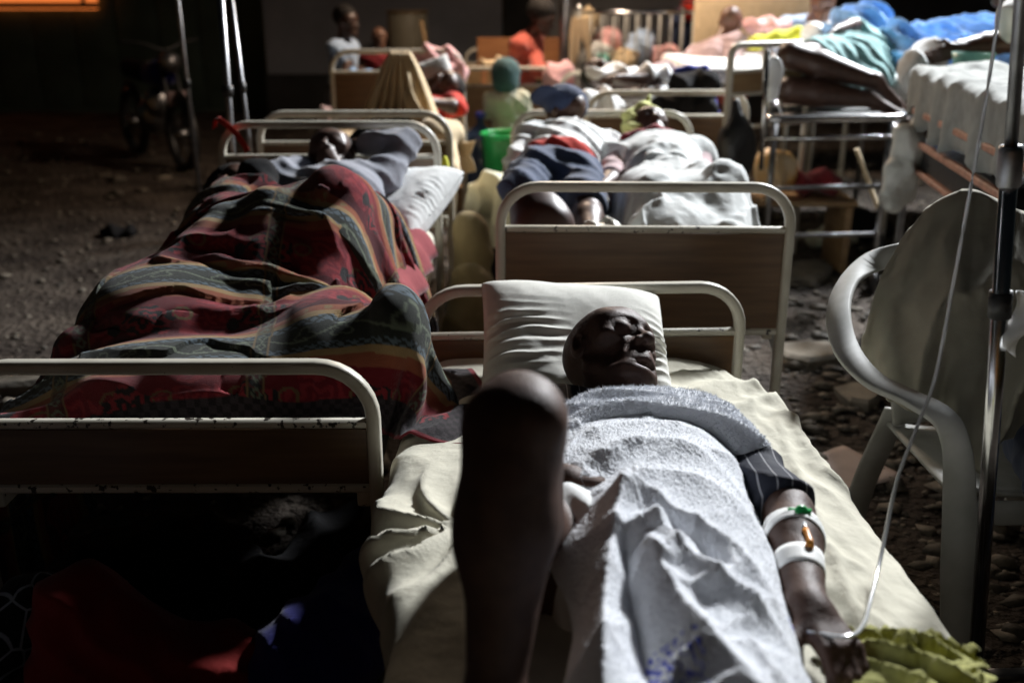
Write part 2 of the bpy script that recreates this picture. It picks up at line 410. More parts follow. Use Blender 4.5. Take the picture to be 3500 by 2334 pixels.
def hand_prims(w, d, n, s=1., curl=.5, thumb=1):
    """palm, four fingers of unequal length with knuckle bends, thumb from the side of the palm"""
    d = unit(d); n = unit(n - d * (np.asarray(n) @ d)); l = np.cross(d, n) * thumb
    p = [cap(w, w + .02 * s * d, .026 * s, .027 * s, .02)]
    for o in (-.026, -.009, .009, .026): p.append(cap(w + .02 * s * d + o * .6 * s * l, w + .085 * s * d + o * s * l, .017 * s, .0125 * s, .012))
    for o, L in ((.028, .070), (.010, .080), (-.009, .074), (-.027, .056)):
        a = w + .088 * s * d + o * s * l; q = unit(d - n * curl * .5); b = a + q * L * .5 * s
        q2 = unit(d - n * curl * 1.6); b2 = b + q2 * L * .32 * s; q3 = unit(d * .6 - n * curl * 2.2); b3 = b2 + q3 * L * .26 * s
        p += [cap(a, b, .0098 * s, .0092 * s, .004), cap(b, b2, .0092 * s, .0085 * s, .004), cap(b2, b3, .0085 * s, .007 * s, .004)]
    a = w + .03 * s * d + .024 * s * l; b = a + unit(d * .7 + l * .9 - n * .3) * .042 * s; c = b + unit(d + l * .2 - n * .5 * curl) * .036 * s
    return p + [cap(a, b, .014 * s, .0115 * s, .012), cap(b, c, .0112 * s, .009 * s, .004)]
def fig(P, N, lat, H, U, F, el=None, er=None, wl=None, wr=None, kl=None, kr=None, al=None, ar=None, tl=None, tr=None,
        s=1., fat=1., detail=False, hl=None, hr=None, curl=.5, knuckle=None, shw=.175, hipw=.092, hs=1.):
    """segments of a figure from its joints (l = figure's left)"""
    A = lambda v: None if v is None else np.asarray(v, float)
    P, N, H = A(P), A(N), A(H); up = unit(N - P); lat = unit(A(lat) - up * (A(lat) @ up)); fw = np.cross(lat, up); B = np.array([lat, fw, up]); T = np.linalg.norm(N - P)
    g = {}
    sh = {1: N - .035 * s * up + shw * s * lat, -1: N - .035 * s * up - shw * s * lat}; hp = {1: P - .03 * up * s + hipw * s * lat, -1: P - .03 * up * s - hipw * s * lat}
    mid = lambda t: P + t * (N - P)
    g['torso'] = [ell(mid(.70), np.array([.150 * fat, .105 * fat, .30 * T]) * np.array([s, s, 1]), B, .05), ell(mid(.34), np.array([.128 * fat, .098 * fat, .26 * T]) * np.array([s, s, 1]), B, .05),
                  cap(sh[1], sh[-1], .058 * s, .058 * s, .05), ell(mid(.86) - .02 * fw * s, np.array([.13, .08, .07]) * s, B, .05)]
    g['pelvis'] = [ell(P, np.array([.150 * fat, .105 * fat, .105]) * s, B, .05)] + [ell(P - .05 * s * fw + q * .07 * s * lat - .03 * s * up, np.array([.08, .075, .085]) * s * fat, B, .04) for q in (-1, 1)]
    g['head'] = head_prims(H, U, F, s * hs, detail)
    Hn = H - unit(U) * .06 * s - unit(F) * .015 * s
    g['neck'] = [cap(N - .02 * up * s, Hn, .056 * s, .050 * s, .03)]
    for q, e, w, hd, nm in ((1, el, wl, hl, 'l'), (-1, er, wr, hr, 'r')):
        e, w = A(e), A(w)
        if e is None: continue
        g['ua' + nm] = [cap(sh[q], e, .049 * s * fat, .038 * s, .03)]
        if w is None: continue
        m_ = e + .3 * (w - e)
        g['fa' + nm] = [cap(e, m_, .037 * s, .040 * s, .02), cap(m_, w, .040 * s, .026 * s, .02)]
        d = A(hd) if hd is not None else w - e
        n = np.cross(unit(d), unit(e - sh[q]) + .01); n = n if np.linalg.norm(n) > .2 else fw
        if knuckle is not None: n = A(knuckle)
        g['hand' + nm] = hand_prims(w, d, n, s, curl, q)
    for q, k, a, t, nm in ((1, kl, al, tl, 'l'), (-1, kr, ar, tr, 'r')):
        k, a, t = A(k), A(a), A(t)
        if k is None: continue
        g['th' + nm] = [cap(hp[q], k, .088 * s * fat, .058 * s, .04)]
        if a is None: continue
        bk = unit(unit(hp[q] - k) + unit(a - k)); m_ = k + .33 * (a - k) + bk * .012 * s
        g['sh' + nm] = [cap(k, m_, .055 * s, .056 * s, .025), cap(m_, a, .056 * s, .034 * s, .025)]
        if t is None: t = a - bk * .0 + unit(np.cross(lat, a - k)) * .16 * s
        u = unit(t - a); sd = unit(np.cross(u, a - k))
        g['ft' + nm] = [cap(a + unit(a - k) * .02 * s - u * .03 * s, a + u * .02, .030 * s, .034 * s, .02), cap(a, a + u * .15 * s + unit(a - k) * .03 * s, .034 * s, .026 * s, .02)]
        for j, (o, r, L) in enumerate(((-.026, .0125, .20), (-.008, .010, .195), (.007, .0095, .187), (.02, .009, .178), (.031, .0085, .166))):
            g['ft' + nm].append(cap(a + u * .13 * s + unit(a - k) * .034 * s + o * sd * s, a + u * L * s + unit(a - k) * .038 * s + o * 1.1 * sd * s, r * s, r * .9 * s, .006))
    g['_'] = dict(sh=sh, hp=hp, up=up, lat=lat, fw=fw)
    return g
BODY = ('torso', 'pelvis', 'neck', 'head', 'ual', 'uar', 'fal', 'far', 'handl', 'handr', 'thl', 'thr', 'shl', 'shr', 'ftl', 'ftr')
def allp(g, keys=BODY): return [p for k in keys if k in g for p in g[k]]
def cut(p, t):
    """shorten a list of capsules to the first fraction t of the first one"""
    c = p[0]; b = c[1] + t * (c[2] - c[1]); return [cap(c[1], b, c[3], c[3] + t * (c[4] - c[3]), c[5])]
def person(label, g, skin='skin', clothes=(), hair=None, h=.008, group=None, base=None, folds=.006, body_keys=BODY):
    P = np.mean([p[1] for p in g['pelvis']], 0); base = (P[0], P[1], P[2] - .1) if base is None else base
    t = thing('person', label, 'person', base, 0, group)
    V, Q = field(allp(g, body_keys), h).surf(); mesh('body', V, Q, M[skin], t, True)
    for i, (nm, prims, inf, m, *ex) in enumerate(clothes):
        blob(nm, [inflate(p, inf) for p in prims], max(h, .008), M[m], t, noise=folds, nscale=13, ridge=folds * .6, rscale=42, rdir=(.6, .5, .7), seed=i + int(abs(P[0]) * 97), clips=ex[0] if ex else ())
    if hair:
        Hc, U, F, s, m = hair; U = unit(U); F = unit(F - U * (np.asarray(F) @ U)); L = np.cross(U, F); B = np.array([L, F, U])
        blob('hair', [ell(Hc + s * (.044 * U - .018 * F), np.array([.081, .098, .085]) * s, B, .02), ell(Hc + s * (.1 * F - .01 * U), np.array([.08, .06, .062]) * s, B, .02, -1)],
             h, M[m], t, noise=.006, nscale=45)
    return t

# ------------------------------------------------------------------ cloth (position based, draped over the implicit solids)
def drape(X, cols, steps=120, it=5, rest=None, pins=None, thick=.006, fric=.5, g=9.8, dt=.012, bend=.15, floor=None, damp=.985, stretch=1.0, crease=None):
    X = X.copy(); m, n = X.shape[:2]; Vv = np.zeros_like(X); R0 = X if rest is None else rest
    cons = []
    def addc(di, dj, st):
        for par in (0, 1):
            i = np.arange(0, m - di); j = np.arange(max(0, -dj), n - max(dj, 0))
            if di: i = i[(i // di) % 2 == par]
            else: j = j[(j // dj) % 2 == par]
            if len(i) and len(j):
                a = np.ix_(i, j); b = np.ix_(i + di, j + dj)
                cons.append((a, b, np.linalg.norm(R0[a] - R0[b], axis=-1) * stretch, st))
    addc(1, 0, 1); addc(0, 1, 1); addc(1, 1, .6); addc(1, -1, .6); addc(2, 0, bend); addc(0, 2, bend)
    Wt = np.ones((m, n)); 
    if pins is not None: Wt[pins] = 0; X0 = X.copy()
    for s_ in range(steps):
        Vv[..., 2] -= g * dt; Vv *= damp; O = X.copy(); X = X + Vv * dt * Wt[..., None]
        for _ in range(it):
            for a, b, L, st in cons:
                d = X[b] - X[a]; l = np.linalg.norm(d, axis=-1); wa = Wt[a]; wb = Wt[b]
                q = st * (l - L) / (l + 1e-9) / np.maximum(wa + wb, 1e-6)
                q = q[..., None] * d; X[a] += q * wa[..., None]; X[b] -= q * wb[..., None]
            Y = X.reshape(-1, 3)
        for c in cols:
            d = c.sample(Y); k = np.where(d < thick)[0]
            k = k[((Y[k] > c.lo) & (Y[k] < c.lo + c.h * (c.n - 1))).all(1)]
            if len(k):
                nr = c.grad(Y[k]); Y[k] += nr * (thick - d[k])[:, None]
                mv = Y[k] - O.reshape(-1, 3)[k]; tg = mv - (mv * nr).sum(1)[:, None] * nr; Y[k] -= tg * fric
        if floor is not None: Y[:, 2] = np.maximum(Y[:, 2], floor)
        X = Y.reshape(m, n, 3)
        if pins is not None: X[pins] = X0[pins]
        Vv = (X - O) / dt
        sp = np.linalg.norm(Vv, axis=-1, keepdims=True); Vv *= np.minimum(1, 1.5 / (sp + 1e-9))
    return X
def upsample(X, f):
    def ax(A):
        m = A.shape[0]; t = np.linspace(0, m - 1, (m - 1) * f + 1); i = np.clip(t.astype(int), 0, m - 2); u = (t - i)[:, None, None]
        g = lambda k: A[np.clip(i + k, 0, m - 1)]
        a, b, c, d = g(-1), g(0), g(1), g(2)
        return .5 * (2 * b + (c - a) * u + (2 * a - 5 * b + 4 * c - d) * u * u + (-a + 3 * b - 3 * c + d) * u ** 3)
    return ax(ax(X).transpose(1, 0, 2)).transpose(1, 0, 2)
def smooth_grid(X, it=1, w=.5):
    for _ in range(it):
        Y = X.copy(); Y[1:-1, 1:-1] = (1 - w) * X[1:-1, 1:-1] + w * .25 * (X[2:, 1:-1] + X[:-2, 1:-1] + X[1:-1, 2:] + X[1:-1, :-2]); X = Y
    return X
def gridmesh(name, X, m, parent=None, uv=None, col=None, keep=True, thick=0., back=None):
    a, b = X.shape[:2]; i = np.arange(a * b).reshape(a, b)
    Q = np.stack([i[:-1, :-1], i[1:, :-1], i[1:, 1:], i[:-1, 1:]], -1).reshape(-1, 4)
    if uv is None: uv = np.stack(np.meshgrid(np.linspace(0, 1, a), np.linspace(0, 1, b), indexing='ij'), -1)
    o = mesh(name, X.reshape(-1, 3), Q, m, parent, keep and parent is not None, uv=uv.reshape(-1, 2), col=None if col is None else col.reshape(-1, 3))
    if thick:
        md = o.modifiers.new('cloth_thickness', 'SOLIDIFY'); md.thickness = thick; md.offset = 0
    return o
def boxfield(lo, hi, r=.04, h=.015, pad=.25):
    """rounded box as a field"""
    lo = np.asarray(lo, float); hi = np.asarray(hi, float); f = Field(lo - pad, hi + pad, h); P = f.pts()
    c = (lo + hi) / 2; q = np.abs(P - c) - ((hi - lo) / 2 - r)
    f.F = (np.linalg.norm(np.maximum(q, 0), axis=-1) + np.minimum(q.max(-1), 0) - r).astype(np.float32); return f

# ------------------------------------------------------------------ setting: ground, wall
def ground():
    n = 150; xs = np.concatenate([np.linspace(-40, -7, 12, endpoint=False), np.linspace(-7, 7, n), np.linspace(7, 40, 13)[1:]])
    ys = np.concatenate([np.linspace(-12, .5, 12, endpoint=False), np.linspace(.5, 14, n), np.linspace(14, 60, 13)[1:]])
    X, Y = np.meshgrid(xs, ys, indexing='ij'); Z = .05 * (fbm(P2(X * 1.1, Y * 1.1), 5, 3) - .5)
    m = mat('rubble_dirt', (.034, .026, .021), (.095, .077, .062), rough=.9, scale=3.2, detail=9, lo=.38, hi=.68, bump=1., bscale=26, bd=.05, spec=.2)
    o = gridmesh('ground', np.stack([X, Y, Z], -1), m); tag(o, kind='structure')
ground()
def stones():
    """loose gravel over the ground, one mass"""
    r = np.random.default_rng(3); ico = np.array([(0, 0, 1), (.9, 0, .3), (.28, .85, .35), (-.72, .53, .3), (-.72, -.53, .35), (.28, -.85, .3), (0, 0, -.5)])
    fa = [(0, 1, 2), (0, 2, 3), (0, 3, 4), (0, 4, 5), (0, 5, 1), (6, 2, 1), (6, 3, 2), (6, 4, 3), (6, 5, 4), (6, 1, 5)]
    N = 24000; x = np.where(r.random(N) < .6, r.uniform(-.2, 3.2, N), r.uniform(-6, 4, N)); y = 1 + 11 * r.random(N) ** 1.5
    sz = np.exp(r.normal(-4.45, .62, N)); V = []; F = np.array(fa)
    a = r.uniform(0, 6.28, N); c, s = np.cos(a), np.sin(a)
    J = ico[None] * (1 + r.uniform(-.3, .3, (N, 7, 1))) * (sz[:, None, None] * np.stack([r.uniform(.8, 1.7, N), r.uniform(.7, 1.2, N), r.uniform(.3, .7, N)], -1)[:, None, :])
    X = J[..., 0] * c[:, None] - J[..., 1] * s[:, None] + x[:, None]; Y = J[..., 0] * s[:, None] + J[..., 1] * c[:, None] + y[:, None]
    V = np.stack([X, Y, J[..., 2] + .005], -1).reshape(-1, 3); F = (F[None] + 7 * np.arange(N)[:, None, None]).reshape(-1, 3)
    col = np.repeat(r.uniform(.35, 1.5, (N, 1)) * np.array([[1, .96, .88]]), 7, 0)
    m = mat('gravel_stone', (.17, .15, .125), (.11, .10, .085), rough=.8, scale=30, attr=True, bump=.3, bscale=90)
    o = mesh('gravel', V, F, m, smooth=False, col=col); tag(o, kind='stuff')
stones()
def slab(x, y, w, d, h, rz, seed, label, m='stone'):
    r = np.random.default_rng(seed); k = 9; prof = []
    for i in range(k):
        a = 2 * math.pi * i / k; q = r.uniform(.75, 1.1); prof.append((w / 2 * q * math.cos(a), d / 2 * q * math.sin(a)))
    V = []; F = []
    for z, s in ((-.04, 1), (h * .7, 1), (h, .86)):
        for px, py in prof: V.append(V3(px * s, py * s, z + r.uniform(-.006, .006)))
    for i in range(2):
        for a in range(k): F.append((i * k + a, i * k + (a + 1) % k, (i + 1) * k + (a + 1) % k, (i + 1) * k + a))
    F.append(tuple(2 * k + a for a in range(k)))
    o = mesh('flat_stone', V, F, M['stone'], smooth=False); o.location = (x, y, 0); o.rotation_euler.z = rz
    tag(o, label, 'stone', 'flat stones lying in the dirt')
M['stone'] = mat('pale_flat_stone', (.27, .24, .19), (.15, .135, .11), rough=.85, scale=9, bump=.5, bscale=40)
slab(1.30, 4.05, .36, .26, .05, .3, 1, 'pale flat stone right of the wood panel bed, level with its near leg')
slab(1.36, 3.6, .26, .2, .04, 1.2, 2, 'smaller pale stone lying just behind the white plastic chair')
slab(1.95, 4.75, .35, .30, .07, .7, 3, 'rounded stone under the bed with pinkish side rails')
slab(-2.15, 3.75, .75, .34, .05, .1, 4, 'long pale stone on the dirt left of the patterned blanket')
slab(-1.95, 3.0, .6, .4, .05, .4, 5, 'broad pale stone at the left edge beside the patterned blanket')
slab(1.62, 5.4, .5, .35, .05, .9, 6, 'flat stone beyond the black bottle on the gravel')
r_ = np.random.default_rng(5)
def litter(x, y, w, d, rz, m, label, nm='paper_scrap', cat='litter'):
    n = 9; u, v = np.meshgrid(np.linspace(-.5, .5, n), np.linspace(-.5, .5, n), indexing='ij')
    z = .018 + .02 * fbm(P2(u * 3 + x * 7, v * 3 + y), 3, 1)
    c, s = math.cos(rz), math.sin(rz)
    o = gridmesh(nm, np.stack([x + u * w * c - v * d * s, y + u * w * s + v * d * c, z], -1), m, thick=.001); tag(o, label, cat)
litter(1.10, 2.95, .24, .26, .5, M['card'], 'square pinkish paper lying on the dirt between bed and white chair')

M['gwall'] = mat('dark_green_wall', (.085, .13, .11), (.05, .08, .065), rough=.7, scale=2.2, bump=.2, bscale=20)
M['bwall'] = mat('grey_blue_wall', (.24, .25, .29), (.18, .19, .22), rough=.75, scale=1.6, bump=.2, bscale=20)
M['pwall'] = mat('pale_panel_wall', (.40, .41, .42), (.30, .30, .31), rough=.7, scale=1.4, bump=.2, bscale=20)
M['dwall'] = mat('black_wall_base', (.03, .03, .03), (.018, .018, .017), rough=.85, scale=3)
def wall(label, x0, x1, y, z0, z1, m, ex=(), nm='wall', t=.25):
    V, F = boxvf(((x0 + x1) / 2, y + t / 2, (z0 + z1) / 2), (x1 - x0, t, z1 - z0), .01)
    o = mesh(nm, V, F, M[m], smooth=False); tag(o, label, 'wall'); return o
w_ = wall('dark green boarded wall at the far left under the orange lit window', -9.5, -3.02, 13.6, -.05, 3.6, 'gwall')
for i in range(12):
    V, F = boxvf((-9.2 + i * .54, 13.585, 1.75), (.50, .03, 3.4), .006); mesh('plank', V, F, M['gwall'], w_)
w_ = wall('grey blue wall with dark base behind the seated boy', -3.0, -.12, 12.6, .55, 3.6, 'bwall')
V, F = boxvf((-1.56, 12.62, .25), (2.88, .33, .60), .02); mesh('wall_base', V, F, M['dwall'], w_)
w_ = wall('dark doorway panel between grey wall and pale panelled wall', -.10, .42, 12.75, -.05, 3.6, 'dwall')
w_ = wall('pale panelled wall behind the woman in orange', .44, 2.4, 12.4, -.05, 3.6, 'pwall')
for i in range(4):
    V, F = boxvf((.68 + i * .48, 12.39, 1.8), (.455, .03, 3.3), .006); mesh('panel', V, F, M['pwall'], w_)
w_ = wall('dark wall at the far right behind the blue covered patients', 2.42, 9, 12.8, -.05, 3.2, 'dwall')
t = thing('lit_window', 'orange glowing window strip at top left corner on green wall', 'window', (-6.28, 13.5, 1.345))
V, F = boxvf((0, 0, .28), (1.9, .08, .66), .01); V2, F2 = boxvf((0, -.045, .0), (1.96, .05, .07), .008)
mesh('frame', V2, F2, M['lam2'], t); mesh('pane', V, F, mat('lit_orange_glass', (.8, .3, .08), (.7, .2, .04), rough=.4, scale=2.5, emit=((1.0, .24, .05), .9)), t)
V, F = boxvf((.80, -.05, .3), (.05, .05, .6), .006); mesh('mullion', V, F, M['lam2'], t)
# lamps that light the yard (outside the frame, above the far beds)
def lamp_mast(label, p, h, tgt, m, w):
    t = thing('floodlight_mast', label, 'floodlight', (p[0], p[1] + .35, 0))
    rod('mast', (0, 0, 0), (0, 0, h + .3), .04, M['steel'], t); rod('arm', (0, 0, h), (0, -.2, h), .02, M['steel'], t)
    V, F = boxvf((0, -.24, h), (w, .10, w * .7), .01); hd = mesh('lamp_housing', V, F, M['black'], t)
    V, F = boxvf((0, -.295, h), (w * .86, .012, w * .56), .004); mesh('lens', V, F, m, hd)
lamp_mast('white floodlight on a steel mast behind the blue covered beds', FLOOD, FLOOD[2], 0, mat('flood_lens', (.9, .9, .9), rough=.3, emit=((.93, .97, 1), 12)), .42)
lamp_mast('warm lamp on a steel mast before the baby cot', BULB, BULB[2], 0, mat('amber_lens', (.9, .6, .3), rough=.3, emit=((1, .55, .22), 8)), .22)

# ------------------------------------------------------------------ hospital beds
def bed(label, far, rz, L=2.03, W_=.9, zf=.77, zn=.75, pf=.14, pn=.30, paint='paint', lam='lam', rail_z=.44, group='cream metal hospital beds', chip=None):
    t = thing('hospital_bed', label, 'bed', (far[0], far[1], 0), rz, group)
    def board(nm, y, top, ph, pm):
        r = .115; x = W_ / 2 - .0175; zt = top - .0175; path = [V3(-x, y, .02), V3(-x, y, .35)]
        for a in np.linspace(180, 90, 9): path.append(V3(-x + r + r * math.cos(R(a)), y, zt - r + r * math.sin(R(a))))
        for a in np.linspace(90, 0, 9): path.append(V3(x - r + r * math.cos(R(a)), y, zt - r + r * math.sin(R(a))))
        path += [V3(x, y, .35), V3(x, y, .02)]
        V, F = sweep(path, rrect(.030, .036, .011, 3), up=(0, 1, 0)); b = flat(mesh(nm, V, F, M[pm], t))
        zr = top - .145
        V, F = boxvf((0, y, zr), (W_ - .036, .022, .020), .005); flat(mesh('cross_rail', V, F, M[pm], b))
        V, F = boxvf((0, y, zr - .01 - ph / 2), (W_ - .042, .014, ph), .002); flat(mesh('wood_panel', V, F, M[lam], b))
        V, F = boxvf((0, y, zr - .02 - ph), (W_ - .036, .022, .022), .005); flat(mesh('cross_rail', V, F, M[pm], b))
        for s in (-1, 1):
            V, F = lathe((s * x, y, 0), [(.019, .0), (.024, .004), (.024, .03), (.020, .035)], 12); mesh('foot_cap', V, F, M['black'], b)
    board('far_board', 0, zf, pf, paint); board('near_board', -L, zn, pn, chip or paint)
    for s in (-1, 1):
        V, F = boxvf((s * (W_ / 2 - .05), -L / 2, rail_z), (.03, L - .04, .05), .004); flat(mesh('side_rail', V, F, M[paint], t))
    for i in range(6):
        V, F = boxvf((0, -L * (i + .5) / 6, rail_z + .005), (W_ - .13, .03, .02), .004); flat(mesh('slat', V, F, M[paint], t))
    return t
bed('low cream bed in front carrying the man under the white towel', (.19, 2.56), R(3.1), 2.0, .9, .77, .70, .14, .12)
bed('cream bed with tall brown wood panel facing the camera, behind the white pillow', (.44, 4.93), R(-1.2), 2.0, .9, .965, .975, .30, .30, rail_z=.5)
bed('chipped cream bed at left under the patterned red blanket', (-.735, 4.04), R(.3), 2.12, .9, 1.02, .79, .26, .13, chip='chip', rail_z=.46)
bed('cream bed with the cream sheet hung over it, behind the patterned blanket bed', (-.74, 6.65), R(1), 2.15, .88, 1.16, 1.01, .26, .30, rail_z=.5)
bed('cream bed end standing behind the child in the teal hat', (-.02, 10.0), R(0), 2.0, .9, 1.0, .96, .30, .32, lam='lam2', rail_z=.5)
bed('cream bed in the middle with a white clothed sleeper seen through its rails', (.80, 7.55), R(2), 1.9, .92, .96, .995, .26, .30, rail_z=.55)

def mattress(label, far, rz, L, W_, z0, z1, m, seed=0, amp=.008, group=None, nm='mattress', rot=0.):
    """rounded mattress under a wrinkled sheet"""
    n, k = 70, 46; per = []
    r = .05; h = z1 - z0; w = W_ / 2
    pts = [V3(-w + .03, 0, z0), V3(-w, 0, z0 + .03), V3(-w, 0, z1 - r)] + [V3(-w + r + r * math.cos(R(a)), 0, z1 - r + r * math.sin(R(a))) for a in (150, 120, 90)]
    pts = pts + [V3(x, 0, z1) for x in np.linspace(-w + .12, w - .12, 9)] + [V3(-p[0], 0, p[2]) for p in pts[::-1]]
    pr = spline(pts, 3); v = np.linspace(0, 1, n)
    X = np.zeros((len(pr), n, 3)); cyl = np.minimum(1, np.sqrt(np.clip(np.minimum(v, 1 - v) / .02, 0, 1)))
    X[..., 0] = pr[:, None, 0] * (.94 + .06 * cyl); X[..., 1] = -L * v[None]; X[..., 2] = z0 + (pr[:, None, 2] - z0) * (.35 + .65 * cyl)
    q = P2(X[..., 0] * 3 + seed, X[..., 1] * 2); wv = fbm(q, 3, seed)
    X[..., 2] += amp * (1 - 2 * np.abs(np.sin(X[..., 0] * 9 + X[..., 1] * 14 + wv * 9))) * (wv > .4) + amp * (fbm(q * 3, 3, seed + 1) - .5)
    o = gridmesh(nm, X, M[m]); o.location = (far[0], far[1], 0); o.rotation_euler.z = rz
    tag(o, label, 'mattress', group); return o
G_ = None
mattress('thin mattress under the wood panel bed sleepers', (.44, 4.90), R(-1.2), 1.94, .84, .525, .66, 'white', 2)
mattress('cream mattress showing at the foot of the patterned blanket bed', (-.735, 4.0), R(.3), 2.04, .84, .485, .60, 'sheet', 3)
mattress('mattress on the bed with the cream hung sheet', (-.74, 6.6), R(1), 2.05, .82, .525, .68, 'cream', 4)
mattress('mattress on the bed end behind the child in the teal hat', (-.02, 9.95), 0, 1.9, .84, .525, .66, 'white', 5)
mattress('mattress under the white clothed sleeper in the middle', (.80, 7.5), R(2), 1.8, .86, .575, .71, 'white', 6)

# ------------------------------------------------------------------ the front bed: mattress with loose sheet, pillow, man, towel
def front_mattress():
    ys = np.array([2.52, 2.27, 2.04, 1.89, 1.68, 1.55, 1.39, 1.2, .9, .62])
    xl = np.array([-.225, -.255, -.262, -.268, -.268, -.262, -.212, -.19, -.17, -.16])
    xr = np.array([.605, .69, .69, .695, .71, .72, .725, .73, .74, .74])
    n = 230; y = np.linspace(2.52, .62, n); L = np.interp(y, ys[::-1], xl[::-1]); Rr = np.interp(y, ys[::-1], xr[::-1])
    z1 = .57; u = []
    k = 150; s = np.linspace(0, 1, k)
    X = np.zeros((k, n, 3))
    # section: left drop, rounded shoulder, top, soft shoulder, right drop
    wl_, wt = .13, .74
    for j in range(n):
        a, b = L[j], Rr[j]; pts = [(a + .035, .40), (a + .012, .46), (a + .003, .51), (a + .012, .548), (a + .045, .567), (a + .12, z1), (a + .3, z1 + .004),
                                   (b - .3, z1 + .004), (b - .14, z1), (b - .05, .555), (b - .012, .527), (b, .48), (b + .006, .42), (b + .004, .375)]
        P = np.array(pts); d = np.r_[0, np.cumsum(np.hypot(*np.diff(P, axis=0).T))]; d /= d[-1]
        X[:, j, 0] = np.interp(s, d, P[:, 0]); X[:, j, 2] = np.interp(s, d, P[:, 1])
    X[..., 1] = y[None]
    for _ in range(5):
        X[1:-1] = .5 * X[1:-1] + .25 * (X[2:] + X[:-2])
    x, yy = X[..., 0], X[..., 1]
    wv = fbm(P2(x * 4, yy * 4), 4, 11)
    # loose folds on the left flank, fanning from the tucked corner
    le = np.clip((.02 - x) / .16, 0, 1) * np.exp(-((yy - 1.60) / .28) ** 2)
    dist = np.hypot(x + .10, yy - 1.62); ang = np.arctan2(yy - 1.62, x + .08)
    f = 1 - np.abs(np.sin(ang * 5.5 + wv * 5 + dist * 9))
    X[..., 2] += .026 * le * (f - .35); X[..., 0] -= .022 * le * f
    lo = np.clip((.0 - x) / .2, 0, 1) * np.clip((1.5 - yy) / .2, 0, 1)
    g = 1 - np.abs(np.sin(yy * 15 + x * 14 + wv * 7)); X[..., 2] += .012 * lo * (g - .4); X[..., 0] -= .010 * lo * g
    # long pulled creases down the right flank
    ri = np.clip((x - .42) / .15, 0, 1); h1 = 1 - np.abs(np.sin((x * 17 + yy * 2.6) + wv * 4.2)); h1 = h1 ** 2.2
    X[..., 2] += .019 * ri * (h1 - .3); X[..., 0] += .010 * ri * h1; X[..., 2] += .006 * ri * ((1 - np.abs(np.sin(x * 46 + yy * 7 + wv * 10))) ** 2 - .3)
    h2 = np.exp(-(((x - .60) - .10 * (yy - 1.9)) / .010) ** 2) * np.clip((2.25 - yy) / .2, 0, 1); X[..., 2] += .008 * h2
    # scrunched edge by the pillow
    pe = np.clip((x - .38) / .06, 0, 1) * np.exp(-((yy - 2.30) / .16) ** 2)
    X[..., 2] += .022 * pe * (1 - np.abs(np.sin(yy * 24 - x * 16 + wv * 6)) - .35)
    X[..., 2] += .010 * (fbm(P2(x * 6, yy * 5), 4, 4) - .47)
    # hem waves on the right drop
    dr = np.clip((.50 - X[..., 2]) / .1, 0, 1) * (x > .4); X[..., 0] += dr * .02 * np.sin(yy * 11 + wv * 6)
    o = gridmesh('mattress', X, M['sheet']); tag(o, 'front mattress in a loose cream green sheet under the man', 'mattress')
    V, F = boxvf((0, -1.0, .49), (.76, 1.9, .11), .03); q = mesh('foam_core', V, F, M['sheet'], o, True)
    q.matrix_parent_inverse = Matrix.Identity(4); q.location = (.20, 2.52, 0); q.rotation_euler.z = R(3.1)
front_mattress()
BEDF = boxfield((-.25, .4, .3), (.72, 2.54, .578), .05, .015)

PILA = V3(.158, 2.355, .655)                                    # pillow leaning on the low board
PE = unit(V3(1, .03, -.085)); PT = unit(V3(-.01, .86, .46)); PN = unit(np.cross(PE, PT))
def pillow_grid(c, e, t, n, w, l, th, N=72, head=None, seed=0, pinch=.10, wr=.006, lam_=None):
    u, v = np.meshgrid(np.linspace(-1, 1, N), np.linspace(-1, 1, N), indexing='ij'); out = []
    ed = (1 - np.abs(u) ** 3.4) * (1 - np.abs(v) ** 3.4); hgt = th * np.clip(ed, 0, 1) ** .42
    pu = 1 - pinch * (1 - np.abs(v) ** 2) * .35; pv = 1 - pinch * (1 - np.abs(u) ** 2) * .35
    for sg in (1, -1):
        h = hgt * sg
        if sg > 0:
            wv = fbm(P2(u * 2 + seed, v * 2), 3, seed)
            if head is not None:
                hx, hv = head; d = np.hypot((u - hx) / .42, (v - hv) / .40); h = h - .050 * np.exp(-d ** 2)
            # creases pulled from the side seam
            cr = np.exp(-((v + .12) / .36) ** 2) * (.25 + 1.3 * np.clip(fbm(P2(u * 1.5 + 9, v * 7), 3, seed + 4) * 2 - .5, 0, 1)) * (np.clip((-.05 - u) / .5, 0, 1) ** .7 + 1.2 * np.clip((u - .55) / .3, 0, 1))
            h = h + wr * cr * (1 - 2 * np.abs(np.sin(v * 22 + u * 2.2 * np.sin(v * 3) + wv * 4.5))) + .010 * (wv - .45)
        out.append(c + e * (u * w / 2 * pu)[..., None] + t * (v * l / 2 * pv)[..., None] + n * h[..., None])
    return out
def pillow(label, c, e, t, n, w, l, th, m, **k):
    A, B = pillow_grid(V3(*c), e, t, n, w, l, th, **k); N = A.shape[0]; i = np.arange(N * N).reshape(N, N)
    Q = np.stack([i[:-1, :-1], i[1:, :-1], i[1:, 1:], i[:-1, 1:]], -1).reshape(-1, 4)
    o = mesh('pillow', np.r_[A.reshape(-1, 3), B.reshape(-1, 3)], np.r_[Q, Q[:, ::-1] + N * N], M[m]); tag(o, label, 'pillow'); return o
pillow('big white pillow with pulled creases under the man’s head', PILA + PN * .0, PE, PT, PN, .475, .42, .085, 'pillow', N=130, head=(.30, -.55), wr=.0065)
PILF = field([ell(PILA, (.25, .22, .075), np.array([PE, PT, PN]))], .015)

